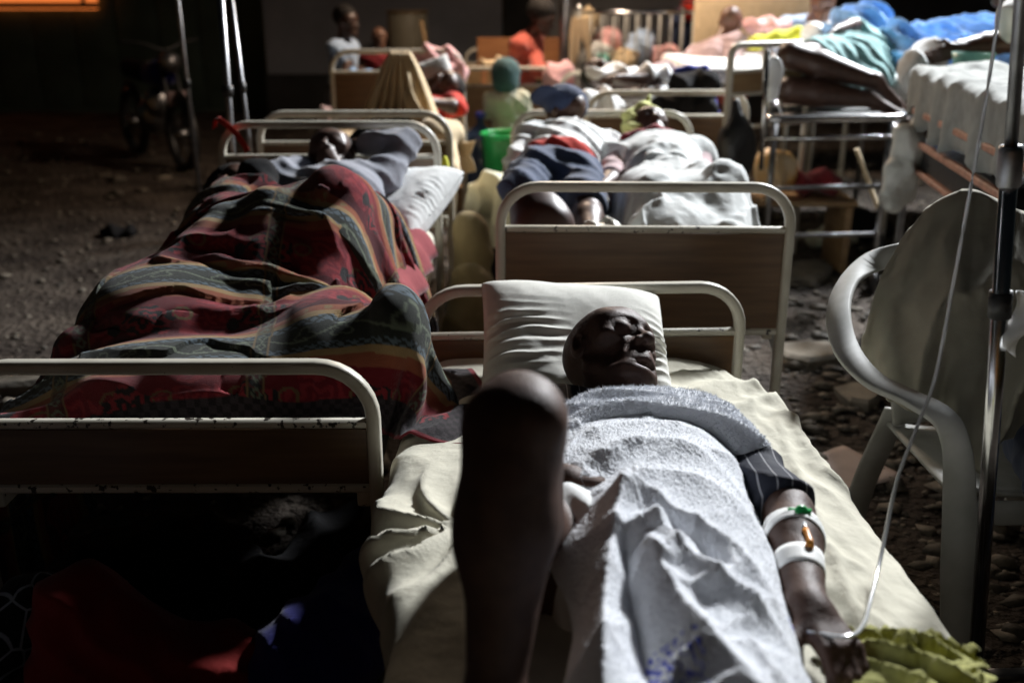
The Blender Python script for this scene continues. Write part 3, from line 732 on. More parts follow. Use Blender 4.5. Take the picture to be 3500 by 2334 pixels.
# the man
HU = unit(V3(-.026, .892, .451)); HFw = unit(V3(.633, -.334, .698))
HC = V3(.220, 2.122, .713)
man = fig(P=(.085, 1.44, .625), N=(.270, 1.965, .628), lat=(1, .03, 0), H=HC, U=HU, F=HFw,
          el=(.478, 1.525, .652), wl=(.438, 1.265, .640), hl=(.32, -1, -.18), er=(.015, 1.76, .63), wr=(.085, 1.52, .715), hr=(.75, -.25, .10),
          kl=(.30, .95, .63), al=(.34, .55, .62), tl=(.40, .47, .73), kr=(.008, 1.165, .985), ar=(-.022, 1.05, .655), tr=(-.03, .87, .595), fat=.98, hs=1.12, detail=True, curl=1.1, knuckle=(.15, .1, 1))
for k_, f_ in (('fal', 1.14), ('handl', 1.10), ('shr', 1.06)): man[k_] = [('c', p[1], p[2], p[3] * f_, p[4] * f_, p[5], p[6]) for p in man[k_]]
man['shr'] += [ell((.022, 1.128, 1.000), (.036, .030, .034), k=.03), ell((-.030, 1.150, .985), (.030, .030, .034), k=.03), cap((-.01, 1.12, .93), (-.018, 1.115, .84), .042, .047, k=.05)]; man['pelvis'] += [ell((-.085, 1.46, .645), (.075, .11, .075), k=.05)]; man['thr'] = [('c', p[1], p[2], p[3] * 1.14, p[4], p[5], p[6]) for p in man['thr']]
BODYF = field([p for k in BODY if k in man and k not in ('head', 'handl', 'handr') for p in man[k]], .014)
def main_man():
    t = thing('person', 'bald man asleep on the front bed, one bare knee raised, drip in his arm', 'person', (.17, 1.40, .57))
    allb = allp(man); VV = []; QQ = []; n0 = 0
    def chunk(lo, hi, h):
        nonlocal n0
        f = Field(lo, hi, h)
        for p in allb: f.add(p)
        # folds of skin, veins and bumps on the close parts
        P = f.pts(); near = np.abs(f.F) < .012; p = P[near].astype(float)
        f.F[near] -= (.0016 * (fbm(p * 55, 3, 4) - .45) + .0030 * (fbm(p * 22, 2, 9) - .45)).astype(np.float32)
        V, Q = f.surf(); VV.append(V); QQ.append(Q + n0); n0 += len(V)
    chunk((HC[0] - .17, HC[1] - .18, HC[2] - .19), (HC[0] + .17, HC[1] + .17, HC[2] + .19), .0022)
    chunk((.34, 1.02, .53), (.56, 1.66, .73), .003)
    chunk((-.15, .80, .55), (.10, 1.32, 1.10), .005)
    chunk((.03, 1.33, .6), (.33, 1.62, .86), .004)
    chunk((-.05, .40, .5), (.62, 2.10, .98), .010)
    V = np.concatenate(VV); Q = np.concatenate(QQ)
    # grey stubble hair as colour of the scalp
    U, F = HU, HFw; L = np.cross(U, F); q = (V - HC) / 1.12; l, f_, u = q @ L, q @ F, q @ U
    hm = np.clip((u - .022 - .35 * np.clip(f_ - .02, 0, 1) * 2.6) / .018, 0, 1) * (np.linalg.norm(q, axis=1) < .15) * np.clip((.062 - f_) / .02, 0, 1)
    n = fbm(V * 330, 2, 3); hm = hm * np.clip((n - .30) * 4, 0, 1)
    lip = np.exp(-((u + .066) / .012) ** 2) * np.exp(-(l / .024) ** 4) * (f_ > .07)
    col = np.ones((len(V), 3)) * (1 + .35 * (fbm(V * 14, 3, 8)[:, None] - .45))
    col = col * (1 - hm[:, None]) + hm[:, None] * np.array([3.6, 6.2, 8.6]) * .75
    col = col * (1 - .25 * lip[:, None] * np.array([0., .6, .5]))
    ms = mat('sweaty_dark_skin', (.078, .040, .028), (.056, .028, .020), rough=.57, scale=40, bump=.45, bscale=260, bd=.0025, spec=.36, attr=True)
    mesh('body', V, Q, ms, t, True, col=col)
    # clothes
    sh = mat('pinstripe_navy_shirt', (.016, .018, .028), (.022, .024, .036), rough=.8, scale=20, bump=.4, bscale=30, spec=.2)
    nn = sh.node_tree.nodes; ll = sh.node_tree.links; w = nn.new('ShaderNodeTexWave'); w.inputs['Scale'].default_value = 12.; w.inputs['Distortion'].default_value = .25
    w.inputs['Detail'].default_value = 1; tc = nn.new('ShaderNodeTexCoord'); ll.new(tc.outputs['Object'], w.inputs[0])
    mr = nn.new('ShaderNodeMapRange'); mr.inputs[1].default_value = .965; mr.inputs[2].default_value = .995; ll.new(w.outputs[1], mr.inputs[0])
    mx = nn.new('ShaderNodeMix'); mx.data_type = 'RGBA'; b = nn['Principled BSDF']; old = b.inputs['Base Color'].links[0].from_socket
    ll.new(mr.outputs[0], mx.inputs[0]); ll.new(old, mx.inputs[6]); mx.inputs[7].default_value = (.30, .30, .32, 1); ll.new(mx.outputs[2], b.inputs['Base Color'])
    M['pin'] = sh
    g = man; hp = g['_']
    sl = cut(g['ual'], .93); sr = cut(g['uar'], .95)
    e = unit(g['ual'][0][2] - g['ual'][0][1])
    blob('shirt', [inflate(p, .012) for p in g['torso']] + [inflate(p, .019) for p in sl + sr], .006, sh, t, noise=.006, nscale=14, ridge=.005, rscale=45, rdir=(.5, .6, .6),
         clips=[(g['ual'][0][2] - e * .01, e)], seed=2)
    blob('shorts', [inflate(p, .012) for p in g['pelvis']] + [inflate(p, .008) for p in cut(g['thl'], .62)], .008, M['white'], t, noise=.008, nscale=12, ridge=.006, rscale=40, rdir=(.7, .3, .6), seed=5, clips=[(V3(.045, 1.4, .6), (-1, -.3, 0))])
    k = cut(g['thl'], .64)[0]; e2 = unit(k[2] - k[1]); blob('shorts_hem', [inflate(('c', k[2] - e2 * .03, k[2], k[4] * 1.02, k[4], .02, 1), .012)], .008, M['black_c'], t, clips=[(k[2], e2), (k[2] - e2 * .03, -e2)])
    return t
MAN = main_man()

TOWM = mat('white_terry_towel', (.84, .86, .90), (.78, .80, .85), rough=.95, scale=90, bump=.8, bscale=420, bd=.003, spec=.1, sheen=.35, attr=True)
def loops(parent, P, n, count, seed, L=.0045):
    """standing terry loops: tiny leaning triangles on the cloth"""
    r = np.random.default_rng(seed); k = r.integers(0, len(P), count); p = P[k]; nn = n[k]
    t = r.normal(size=(count, 3)); t -= (t * nn).sum(1)[:, None] * nn; t /= np.linalg.norm(t, axis=1)[:, None] + 1e-9
    p = p + t * r.uniform(0, .002, (count, 1)); tip = p + (nn + r.normal(scale=.45, size=(count, 3))) * (L * r.uniform(.5, 1.2, (count, 1)))
    b = np.cross(nn, t) * .0009; V = np.stack([p - b, p + b, tip], 1).reshape(-1, 3); F = np.arange(3 * count).reshape(-1, 3)
    o = mesh('terry_loops', V, F, TOWM, parent, True, smooth=False, col=np.ones((len(V), 3))); o['kind'] = 'stuff'
def polydist(x, y, pl):
    """distance to a polyline, side and parameter"""
    best = np.full(x.shape, 9.); sd = np.zeros(x.shape); tt = np.zeros(x.shape); pl = spline([(a, b, 0) for a, b in pl], 5)[:, :2]; n = len(pl) - 1
    for i in range(n):
        a, b = pl[i], pl[i + 1]; d = b - a; t = np.clip(((x - a[0]) * d[0] + (y - a[1]) * d[1]) / (d @ d), 0, 1)
        q = np.hypot(x - a[0] - t * d[0], y - a[1] - t * d[1]); m = q < best; best[m] = q[m]
        sd[m] = np.sign(d[0] * (y - a[1]) - d[1] * (x - a[0]))[m]; tt[m] = ((i + t) / n)[m]
    return best, sd, tt
def towel():
    m, n = 340, 520; u, v = np.meshgrid(np.linspace(0, 1, m), np.linspace(0, 1, n), indexing='ij')
    y = 1.855 - 1.075 * v; w = fbm(P2(u * 3, v * 6), 4, 12)
    xl = np.interp(y, [.78, .95, 1.1, 1.23, 1.34, 1.45, 1.55, 1.65, 1.88], [.08, .08, .075, .075, .072, .068, .055, .055, .07]) + .012 * np.sin(y * 26 + 4 * w)
    xr = np.interp(y, [.78, 1.0, 1.15, 1.30, 1.45, 1.63, 1.8, 1.9], [.385, .395, .405, .42, .432, .438, .440, .43]) + .006 * np.sin(y * 19 + 3 * w)
    x = xl + (xr - xl) * u + .006 * (w - .45); s = 2 * u - 1
    zt = np.interp(y, [.78, .95, 1.15, 1.3, 1.45, 1.6, 1.75, 1.88], [.70, .705, .715, .725, .738, .748, .738, .700]); ze = np.where(u < .5, np.interp(y, [.78, 1.1, 1.4, 1.7], [.60, .63, .68, .70]), .592)
    z = ze + (zt - ze) * np.clip(1 - np.abs(s) ** 2.6, 0, 1) ** .55
    def ridge(pl, h, wd, side=1.7, p=1.25, t0=.0, t1=1.):
        d, sg, t = polydist(x, y, pl); ww = np.where(sg > 0, wd, wd * side); return h * np.exp(-(d / ww) ** p) * np.clip((t - t0) / .12 + .35, 0, 1) * np.clip((1 - t) / .3 + .25, 0, 1)
    A = [(.178, 1.412), (.156, 1.32), (.132, 1.20), (.115, 1.06), (.105, .92)]; B = [(.182, 1.41), (.215, 1.385), (.258, 1.340), (.313, 1.285), (.352, 1.215), (.372, 1.14)]
    z = z + ridge(A, .046, .020) + ridge(B, .034, .022) + ridge([(.205, 1.345), (.235, 1.268), (.277, 1.20), (.325, 1.155), (.372, 1.10)], .032, .022) \
        + ridge([(.196, 1.29), (.212, 1.185), (.240, 1.085), (.275, .995), (.30, .9)], .034, .020) + ridge([(.30, 1.08), (.33, .99), (.37, .90)], .024, .025) \
        + ridge([(.137, 1.545), (.207, 1.582), (.296, 1.590), (.37, 1.545)], .016, .026) + ridge([(.20, 1.49), (.28, 1.485), (.36, 1.445), (.41, 1.36)], .014, .024) + ridge([(.13, 1.66), (.22, 1.685), (.33, 1.67), (.42, 1.60)], .012, .03) \
        - ridge([(.165, 1.30), (.165, 1.2), (.17, 1.1), (.175, .95)], .030, .022, 1.) - ridge([(.215, 1.36), (.26, 1.30), (.30, 1.24)], .016, .016, 1.)
    z = z + .034 * np.exp(-np.hypot((x - .178) / 1., y - 1.405) / .026)
    z = z + .018 * (w - .47) + .007 * (1 - 2 * np.abs(np.sin(y * 30 - x * 22 + w * 8))) * np.clip(w * 3 - 1, 0, 1)
    z = np.maximum(z, .586)
    D = np.stack([x, y, z], -1); du = np.gradient(D, axis=0); dv = np.gradient(D, axis=1); nn = np.cross(dv, du); nn /= np.linalg.norm(nn, axis=-1, keepdims=True) + 1e-9; nn *= np.sign(nn[..., 2:3].mean())
    D = D + nn * (.0022 * (vnoise(D * 330, 5) + .6 * vnoise(D * 600, 6) - .8))[..., None]
    col = np.ones(D.shape); st = (vnoise(P2(x * 330, y * 150 + x * 90), 9) > .60) & (np.abs(x - .205) < .034) & (y < 1.075) & (y > .93); col[st] = (.10, .13, .70)
    col[(np.hypot(x - xr + .012, (y - 1.20)) < .007)] = (.05, .12, .75)
    o = gridmesh('towel', D, TOWM, col=col, thick=.006); tag(o, 'white terry towel spread over the torso of the man on the front bed', 'towel')
    loops(o, D[8:-8].reshape(-1, 3), nn[8:-8].reshape(-1, 3), 60000, 1, .0036)
    # the turned down collar: two soft rolls over the chest
    pth = spline([(.070, 1.725, .672), (.112, 1.805, .695), (.185, 1.845, .710), (.28, 1.845, .713), (.37, 1.82, .710), (.405, 1.785, .704), (.435, 1.75, .688)], 8)
    pth2 = spline([(.078, 1.655, .690), (.14, 1.735, .724), (.22, 1.758, .736), (.30, 1.755, .739), (.38, 1.728, .730), (.415, 1.705, .712), (.440, 1.69, .690)], 8)
    pr = []
    for i in range(len(pth) - 1):
        q = math.sin(math.pi * (i + .7) / len(pth)); r1 = .022 + .016 * q
        pr.append(cap(pth[i], pth[i + 1], r1, r1, .012)); pr.append(cap(pth2[i] + V3(0, .008, -.006), pth2[i + 1] + V3(0, .008, -.006), .016 + .014 * q, .016 + .014 * q, .012))
        pr.append(cap((pth[i] + pth2[i]) / 2 - V3(0, 0, .012), (pth[i + 1] + pth2[i + 1]) / 2 - V3(0, 0, .012), .012 + .014 * q, .012 + .014 * q, .02))
    pr += [cap((.41, 1.745, .716), (.475, 1.690, .690), .028, .007, .03), cap((.40, 1.78, .716), (.468, 1.705, .690), .022, .007, .03)]
    f = field(pr, .004, pad=.02); P = f.pts(); near = np.abs(f.F) < .05; p = P[near].astype(float)
    f.F[near] -= (.0030 * (1 - 2 * np.abs(np.sin(p @ unit((.15, 1, -.3)) * 75 + fbm(p * 5, 2, 3) * 6))) + .008 * (fbm(p * 12, 3, 7) - .45) + .0024 * (vnoise(p * 300, 4) - .5)).astype(np.float32)
    V, Q = f.surf(); c = mesh('turned_down_edge', V, Q, TOWM, o, True, col=np.ones((len(V), 3)))
    loops(o, V, f.grad(V), 36000, 2, .0045)
towel()

# drip: tapes, cannula, tube
def iv():
    AF = field(man['fal'], .004, pad=.02)
    a, w = V3(.478, 1.525, .652), V3(.438, 1.265, .640); d = unit(w - a)
    def band(nm, t0, wd, r, tilt):
        c = a + d * t0; k = 26; V = []; F = []; s = unit(np.cross(d, (0, 0, 1))); u = np.cross(s, d)
        for j, o in enumerate(np.linspace(-wd / 2, wd / 2, 5)):
            for i in range(k):
                th = 2 * math.pi * i / k; rr = r * (1 + .03 * math.sin(3 * th + j)); V.append(c + d * (o + tilt * math.sin(th)) + (s * math.cos(th) + u * math.sin(th)) * rr)
        V = np.array(V); V = V - AF.grad(V) * (AF.sample(V) - .0012)[:, None]
        for j in range(4):
            for i in range(k): F.append((j * k + i, j * k + (i + 1) % k, (j + 1) * k + (i + 1) % k, (j + 1) * k + i))
        o = mesh(nm, V, F, M['tape'], MAN, True); md = o.modifiers.new('tape', 'SOLIDIFY'); md.thickness = .0012; md.offset = 1; return o
    band('tape_band', .058, .018, .0475, .014); band('tape_band', .094, .020, .0472, -.014); band('tape_band', .165, .044, .0425, .008)
    t = thing('drip_line', 'clear drip tube running down from the pole to the man’s taped forearm', 'drip tube', (.47, 1.5, .66))
    pts = [(.83, 1.80, 2.2), (.83, 1.80, 1.75), (.832, 1.79, 1.42), (.825, 1.78, 1.20), (.815, 1.77, 1.0), (.785, 1.72, .83), (.738, 1.66, .755), (.685, 1.59, .68), (.62, 1.46, .606), (.558, 1.33, .606), (.515, 1.24, .628), (.472, 1.182, .648), (.42, 1.20, .642)]
    P = spline(pts, 8); V, F = sweep(P, circ(.0034, 8)); mesh('tube', V, F, M['tube'], t, True)
    q = a + d * .074 + V3(.006, 0, .046)
    V, F = lathe((0, 0, 0), [(.008, -.012), (.009, -.006), (.0075, .002), (.011, .004), (.011, .010), (.008, .012)], 14)
    Rm = np.array(Vector(d + V3(.3, .2, .6)).to_track_quat('Z', 'Y').to_matrix()); V = [q + Rm @ v for v in V]; g = mesh('green_cap', V, F, M['greenpl'], t, True)
    V, F = sweep([q + V3(-.018, .004, .002), q + V3(.018, -.004, .004)], rrect(.010, .006, .002)); mesh('cap_wing', V, F, M['greenpl'], t, True)
    q2 = q + d * .030 + V3(.004, 0, -.004); V, F = sweep([q2, q2 + d * .018], circ(.005, 10)); mesh('clear_hub', V, F, M['tube'], t, True)
    pp = [q2 + d * .018, q2 + d * .026 + V3(.002, 0, 0), q2 + d * .046 + V3(.004, 0, -.002), q2 + d * .060 + V3(.002, 0, -.003)]
    V, F = sweep(pp, circ(1, 12), scale=[.006, .0045, .0055, .0075]); mesh('injection_port', V, F, M['orangepl'], t, True)
    # bag and chamber hanging above the frame
    V, F = lathe((.83, 1.80, 2.2), [(.004, -.03), (.010, -.02), (.010, .05), (.006, .07)], 12); mesh('drip_chamber', V, F, M['tube'], t, True)
iv()
def drip_pole():
    t = thing('drip_pole', 'chrome drip pole standing at the right edge before the white chair', 'drip pole', (1.01, 1.80, 0))
    a, b = V3(1.005, 1.80, .10), V3(.882, 1.775, 1.245); rod('lower_tube', a, b, .0155, M['chrome'], t, 20, True)
    d = unit(b - a); rod('upper_tube', b - d * .05, b + d * 1.05, .0115, M['steel'], t, 18, True)
    V, F = sweep([b - d * .075, b - d * .07, b - d * .01, b], circ(1, 20), scale=[.018, .0215, .0215, .019]); mesh('collar', V, F, M['steel'], t, True)
    m_ = a + d * .83; V, F = sweep([m_, m_ + d * .05], circ(.021, 18)); mesh('clamp_ring', V, F, M['black'], t, True)
    top = b + d * 1.05
    for s in (-1, 1):
        V, F = sweep(spline([top, top + V3(s * .06, 0, .02), top + V3(s * .10, 0, -.01), top + V3(s * .11, 0, .02)], 5), circ(.005, 8)); mesh('hook', V, F, M['chrome'], t, True)
    for i in range(5):
        an = i * 2 * math.pi / 5 + .3; e = V3(a[0] + .26 * math.cos(an), a[1] + .26 * math.sin(an), .05)
        V, F = sweep([a, e], rrect(.03, .02, .005)); mesh('foot', V, F, M['steel'], t, True)
    V, F = lathe((0, 0, 0), [(.001, 0), (.0012, .0)], 3)
    g = np.meshgrid(np.linspace(0, 1, 10), np.linspace(0, 1, 14), indexing='ij'); u, v = g
    c = m_ + d * .03
    X = np.stack([c[0] + .02 + .04 * u + .015 * np.sin(v * 5), c[1] - .012 + .02 * np.sin(u * 5 + v * 4), c[2] + .02 - .10 * v - .03 * u * v], -1)
    gridmesh('tape_flag', X, M['tape'], t, thick=.0008)
drip_pole()
k, n = 70, 80; u, v = np.meshgrid(np.linspace(-1, 1, k), np.linspace(-1, 1, n), indexing='ij'); w = fbm(P2(u * 2 + 4, v * 2), 4, 6); rr = np.hypot(u, v)
X = np.stack([.565 + .105 * u + .012 * v + .010 * np.sin(v * 19) * (np.abs(u) > .9) + .02 * (w - .45), 1.135 + .115 * v - .02 * u + .008 * np.sin(u * 23) * (np.abs(v) > .92), .582 + .050 * np.clip(1 - rr ** 2 * .75, 0, 1) * w * 1.6 + .016 * (1 - 2 * np.abs(np.sin(v * 5 + u * 3 + w * 10))) * np.clip(w * 3 - .8, 0, 1) + .008], -1)
X[..., 2] = np.maximum(X[..., 2], .577 - .02 * np.clip(X[..., 0] - .64, 0, .1) * 10)
o = gridmesh('cloth', X, cloth_mat('yellow_green_cloth', (.42, .41, .13), .25, .5, 40), thick=.003); tag(o, 'crumpled yellow green cloth on the sheet under the man’s hand', 'cloth')

# ------------------------------------------------------------------ the patterned blanket bed
def lerp(a, b, t): return a + (b - a) * t
def blanket_pattern(u, v):
    """woven bands with roses, diamond borders and narrow upright strips; u along the bed, v across (metres)"""
    c = np.zeros(u.shape + (3,)); P = .36; q = (u % P) / P
    red, dk, grn = np.array([.17, .012, .018]), np.array([.075, .006, .012]), np.array([.030, .034, .028])
    gold, ora, lb, pale, blk = np.array([.36, .24, .11]), np.array([.30, .09, .045]), np.array([.12, .16, .19]), np.array([.17, .20, .14]), np.array([.018, .016, .018])
    def band(a, b, col): m = (q >= a) & (q < b); c[m] = col
    band(0, .46, red); band(.46, .53, ora); band(.53, .58, gold); band(.58, .65, lb); band(.65, .82, grn); band(.82, .87, lb); band(.87, .92, gold); band(.92, 1, ora)
    # soft shading between weft colours
    t = np.clip((q - .05) / .40, 0, 1); m = q < .46; c[m] = (red[None] * (1 - t[m, None]) + dk[None] * t[m, None])
    # zig-zag / diamond on the light blue bands
    for a, b in ((.58, .65), (.82, .87)):
        m = (q >= a) & (q < b); w = (q - a) / (b - a); tri = np.abs(((v * 38) % 1) * 2 - 1)
        d = m & (np.abs(np.abs(w - .5) * 2 - tri) < .26); c[d] = grn * .8
    # scroll vines on the green band
    wv = np.sin(v * 33) * .05 + .735; m = np.abs(q - wv) < .008; c[m & (q > .65) & (q < .82)] = pale
    cell = np.floor(v / .19); cv = (v / .19 - cell - .5) * .19
    for s in (-1, 1):
        rr = np.hypot(cv - s * .035, (q - .735) * P); a = np.arctan2((q - .735) * P, cv - s * .035)
        m = (np.abs(rr - .016 - .006 * np.sin(3 * a)) < .0028); c[m] = pale * .8
    # roses in the red band
    for off, qc, rad in ((0, .22, .068), (.5, .24, .050)):
        k = np.floor(v / .23 + off); x = (v / .23 + off - k - .5) * .23; y = (q - qc) * P
        r = np.hypot(x, y); a = np.arctan2(y, x); pet = rad * (1 + .16 * np.sin(5 * a + k)); m = r < pet
        ring = np.sin(r * 230 + 2 * np.sin(5 * a + r * 60)) > .1
        c[m & ring] = np.array([.27, .024, .032]); c[m & ~ring] = blk if off else np.array([.17, .01, .02])
        lf = (np.abs(np.hypot(x - rad * 1.3, y + .02) - .018) < .003) & (r > rad); c[lf] = gold * .45
        lf = (np.hypot((x + rad * 1.35) / .6, y - .012) < .022) & (r > rad); c[lf] = blk
    # curls on the orange band
    m = (np.abs(np.sin(v * 46 + 2 * np.sin(v * 19))) < .35) & (np.abs(q - .495) < .02); c[m] = gold * .7
    # upright strips with small diamonds
    sv = (v % .37) - .185; m = np.abs(sv) < .014; c[m] = c[m] * .35 + grn * .55
    d = m & ((np.abs(sv) / .010 + np.abs(((u * 26) % 1) - .5) * 2.4) < 1.1) & ((np.abs(sv) / .010 + np.abs(((u * 26) % 1) - .5) * 2.4) > .6); c[d] = pale * .8
    m = np.abs(np.abs(sv) - .0155) < .0018; c[m] = gold * .6
    # dark fringe border
    return c
BLM = mat('woven_blanket', (1, 1, 1), (.86, .86, .86), rough=.92, scale=26, bump=.55, bscale=380, bd=.003, spec=.12, sheen=.2, attr=True, weave=.6, wscale=190)
# two sleepers under it
A3 = fig(P=(-.93, 3.02, .72), N=(-1.00, 3.52, .74), lat=(.55, 0, .8), H=(-1.03, 3.68, .80), U=(-.2, .9, .25), F=(.7, .1, .6), kl=(-.78, 2.75, .86), kr=(-.98, 2.62, .72), al=(-.95, 2.42, .72), ar=(-1.02, 2.3, .66), el=(-.75, 3.25, .76), wl=(-.72, 3.48, .72))
person('dark haired sleeper at the left side of the patterned blanket bed', A3, 'skin', [('top', A3['torso'] + A3['ual'], .012, 'black_c')], hair=((-1.03, 3.68, .80), (-.2, .9, .25), (.7, .1, .6), 1.14, 'hair'), h=.012)
B3 = fig(P=(-.56, 3.20, .74), N=(-.66, 3.72, .83), lat=(.96, .1, .12), H=(-.70, 3.90, .895), U=(-.15, .75, .62), F=(-.2, -.55, .8), el=(-.41, 3.84, .955), wl=(-.58, 3.97, .93), er=(-.86, 3.70, .86), wr=(-.78, 3.90, .86),
         kl=(-.50, 2.78, .94), al=(-.52, 2.46, .70), kr=(-.66, 2.75, .90), ar=(-.66, 2.35, .68))
tor = B3['torso']
person('sleeper in a grey sweater with one arm behind the head on the patterned blanket bed', B3, 'skin',
       [('sweater', tor + B3['ual'] + B3['uar'] + B3['fal'] + B3['far'], .020, 'grey', [(V3(-.60, 3.38, .77), (.1, -1, -.1))]), ('waistband', [ell((-.575, 3.34, .765), (.165, .075, .105)), ], .012, 'red'), ('trousers', B3['pelvis'] + B3['thl'] + B3['thr'], .014, 'black_c')],
       hair=((-.70, 3.90, .895), (-.15, .75, .62), (-.2, -.55, .8), 1.02, 'hair'), h=.010, folds=.010)
pillow('crumpled white pillow beside the grey sweater sleeper', (-.40, 3.72, .74), unit(V3(.8, -.45, .1)), unit(V3(.35, .8, .35)), unit(V3(-.2, -.35, .9)), .30, .46, .085, 'white', N=50, seed=9, wr=.012)
o = gridmesh('sheet', (lambda u, v: np.stack([-.40 + .12 * u + .012 * np.sin(v * 22), 3.55 - .75 * v, .70 - .10 * u ** 3 + .02 * fbm(P2(u * 4, v * 9), 3, 2)], -1))(*np.meshgrid(np.linspace(0, 1, 14), np.linspace(0, 1, 30), indexing='ij')), M['maroon'], thick=.004)
tag(o, 'maroon sheet edge showing beside the patterned blanket', 'sheet')
def blanket():
    m, n = 84, 92
    U, Vv = np.meshgrid(np.linspace(0, 1, m), np.linspace(0, 1, n), indexing='ij')
    y = 3.50 - 1.50 * Vv; x = -1.50 + 1.40 * U; x = x + (.27 * Vv ** 2) * (U > .55) * (U - .55) / .45
    y = y - .46 * np.clip((x + .78) / .12, 0, 1) * np.clip(1 - Vv * 1.6, 0, 1)
    z = 1.10 + .03 * np.sin(8 * U + 5 * Vv) * np.sin(9 * Vv)
    X = np.stack([x, y, z], -1); rest = np.stack([1.58 * U, -1.80 * Vv, 0 * U], -1)
    solids = [field([inflate(p, .02) for g in (A3, B3) for k in ('torso', 'pelvis', 'thl', 'thr', 'shl', 'shr', 'ftl', 'ftr', 'ual') if k in g and not (g is B3 and k in ('torso', 'ual')) for p in g[k]]
                    + [ell((-.86, 2.52, .66), (.26, .30, .17)), ell((-.44, 2.30, .64), (.14, .22, .16)), ell((-.27, 2.22, .74), (.06, .10, .10)), ell((-.72, 2.15, .62), (.36, .16, .11))], .018),
              boxfield((-1.165, 1.97, .2), (-.305, 4.0, .605), .05, .02), boxfield((-1.19, 1.72, .1), (-.28, 1.945, .95), .015, .02)]
    X = drape(X, solids + [boxfield((-.26, .6, .1), (.3, 2.45, .56), .04, .02)], steps=120, it=5, rest=rest, thick=.016, fric=.6, bend=.10, floor=.12)
    X = smooth_grid(X, 1, .4); D = upsample(X, 5); k = D.shape
    uu, vv = np.meshgrid(np.linspace(0, 1.50, k[0]), np.linspace(0, 1.86, k[1]), indexing='ij')
    n3 = fbm(P2(uu * 4, vv * 4), 3, 2); D[..., 2] += .012 * (1 - 2 * np.abs(np.sin(vv * 9 + uu * 4 + n3 * 7))) * (n3 > .35)
    wx = .03 * (n3 - .45); c = blanket_pattern(vv + wx + .10, uu + wx)
    ed = np.minimum.reduce([1.86 - vv, 1.50 - uu]); e = ed < .085
    ch = ((np.floor(uu * 75) + np.floor(vv * 75)) % 2); c[e] = np.array([.018, .014, .016]) * (1 + 1.6 * ch[e][:, None]); c[ed < .012] = (.22, .02, .03)
    o = gridmesh('blanket', D, BLM, col=c, thick=.006); tag(o, 'dark red and green patterned blanket over the two sleepers at left', 'blanket')
blanket()
o = rod('strap', (0, 0, 0), (0, 0, .01), .01, M['red']); bpy.data.objects.remove(o)
u, v = np.meshgrid(np.linspace(0, 1, 24), np.linspace(-1, 1, 4), indexing='ij'); pa = spline([(-1.185, 4.02, .99), (-1.17, 4.01, 1.03), (-1.14, 3.985, 1.02), (-1.10, 3.985, .985), (-1.06, 3.985, .925), (-1.05, 3.99, .89)], 5)[:24]
o = gridmesh('strap', pa[:len(u)][:, None] + v[:len(pa), :, None] * V3(.010, 0, .006), M['red'], thick=.002); tag(o, 'red strap tied round the head rail of the patterned blanket bed', 'strap')
o = blob('bag', [ell((-.285, 4.22, .78), (.022, .03, .075))], .008, M['yellow'], None, noise=.01, nscale=20); tag(o, 'small bright yellow packet hanging by the blanket bed post', 'packet')

# ------------------------------------------------------------------ wood panel bed: man face down in blue trousers, woman under a sheet
C2 = fig(P=(.185, 4.08, .77), N=(.27, 4.56, .86), lat=(-.97, .18, .1), H=(.255, 4.74, .955), U=(-.05, .75, .65), F=(-.45, .5, -.25), el=(.02, 4.32, .80), wl=(-.01, 4.62, .74), er=(.47, 4.42, .82), wr=(.45, 4.70, .76),
         kl=(.02, 3.72, .80), al=(.08, 3.42, .70), tl=(.08, 3.26, .70), kr=(.28, 3.66, .76), ar=(.27, 3.28, .69), tr=(.27, 3.12, .69), fat=1.08)
person('sleeper in white shirt, blue trousers and navy cap on the wood panel bed', C2, 'skin',
       [('shirt', C2['torso'] + C2['ual'] + C2['uar'], .022, 'white', [(V3(.20, 4.25, .80), (-.1, -1, -.1))]), ('waistband', [ell((.19, 4.215, .80), (.165, .055, .125))], .012, 'red'),
        ('trousers', C2['pelvis'] + C2['thl'] + C2['thr'], .018, 'jeans')], h=.010, folds=.011)
def capped(hc, U, F, s, label, m='navy', brim=True):
    U = unit(U); F = unit(F - U * (np.asarray(F) @ U)); L = np.cross(U, F); B = np.array([L, F, U]); hc = V3(*hc)
    pr = [ell(hc + s * (.055 * U), np.array([.086, .104, .075]) * s, B, .015)]
    if brim: pr += [ell(hc + s * (.045 * U + .115 * F), np.array([.068, .060, .008]) * s, B, .02)]
    o = blob('cap', pr, .007, M[m], None, noise=.003, nscale=40); tag(o, label, 'cap'); return o
capped((.255, 4.73, .965), (-.05, .70, .70), (-.75, -.45, .35), 1.12, 'navy cap on the head of the sleeper in blue trousers')
o = blob('cushion', [ell((.10, 3.30, .75), (.11, .10, .115)), ell((.08, 3.34, .80), (.09, .08, .08))], .01, mat('dark_brown_leather', (.05, .018, .012), (.035, .014, .010), rough=.5, scale=14), None, noise=.012, nscale=9)
tag(o, 'dark brown rounded bag at the foot of the wood panel bed', 'bag')
D2 = fig(P=(.62, 3.92, .75), N=(.63, 4.40, .82), lat=(1, .05, .05), H=(.625, 4.60, .905), U=(-.1, .8, .55), F=(.15, -.50, .8), er=(.42, 4.10, .78), wr=(.34, 3.85, .78), el=(.80, 4.12, .76), wl=(.74, 3.85, .80), kl=(.74, 3.5, .84), kr=(.52, 3.5, .82), al=(.70, 3.2, .72), ar=(.52, 3.2, .72))
person('sleeper with a lime head wrap lying under a white sheet', D2, 'skin', [('blouse', D2['torso'] + D2['uar'] + D2['ual'], .016, 'mauve')], h=.010)
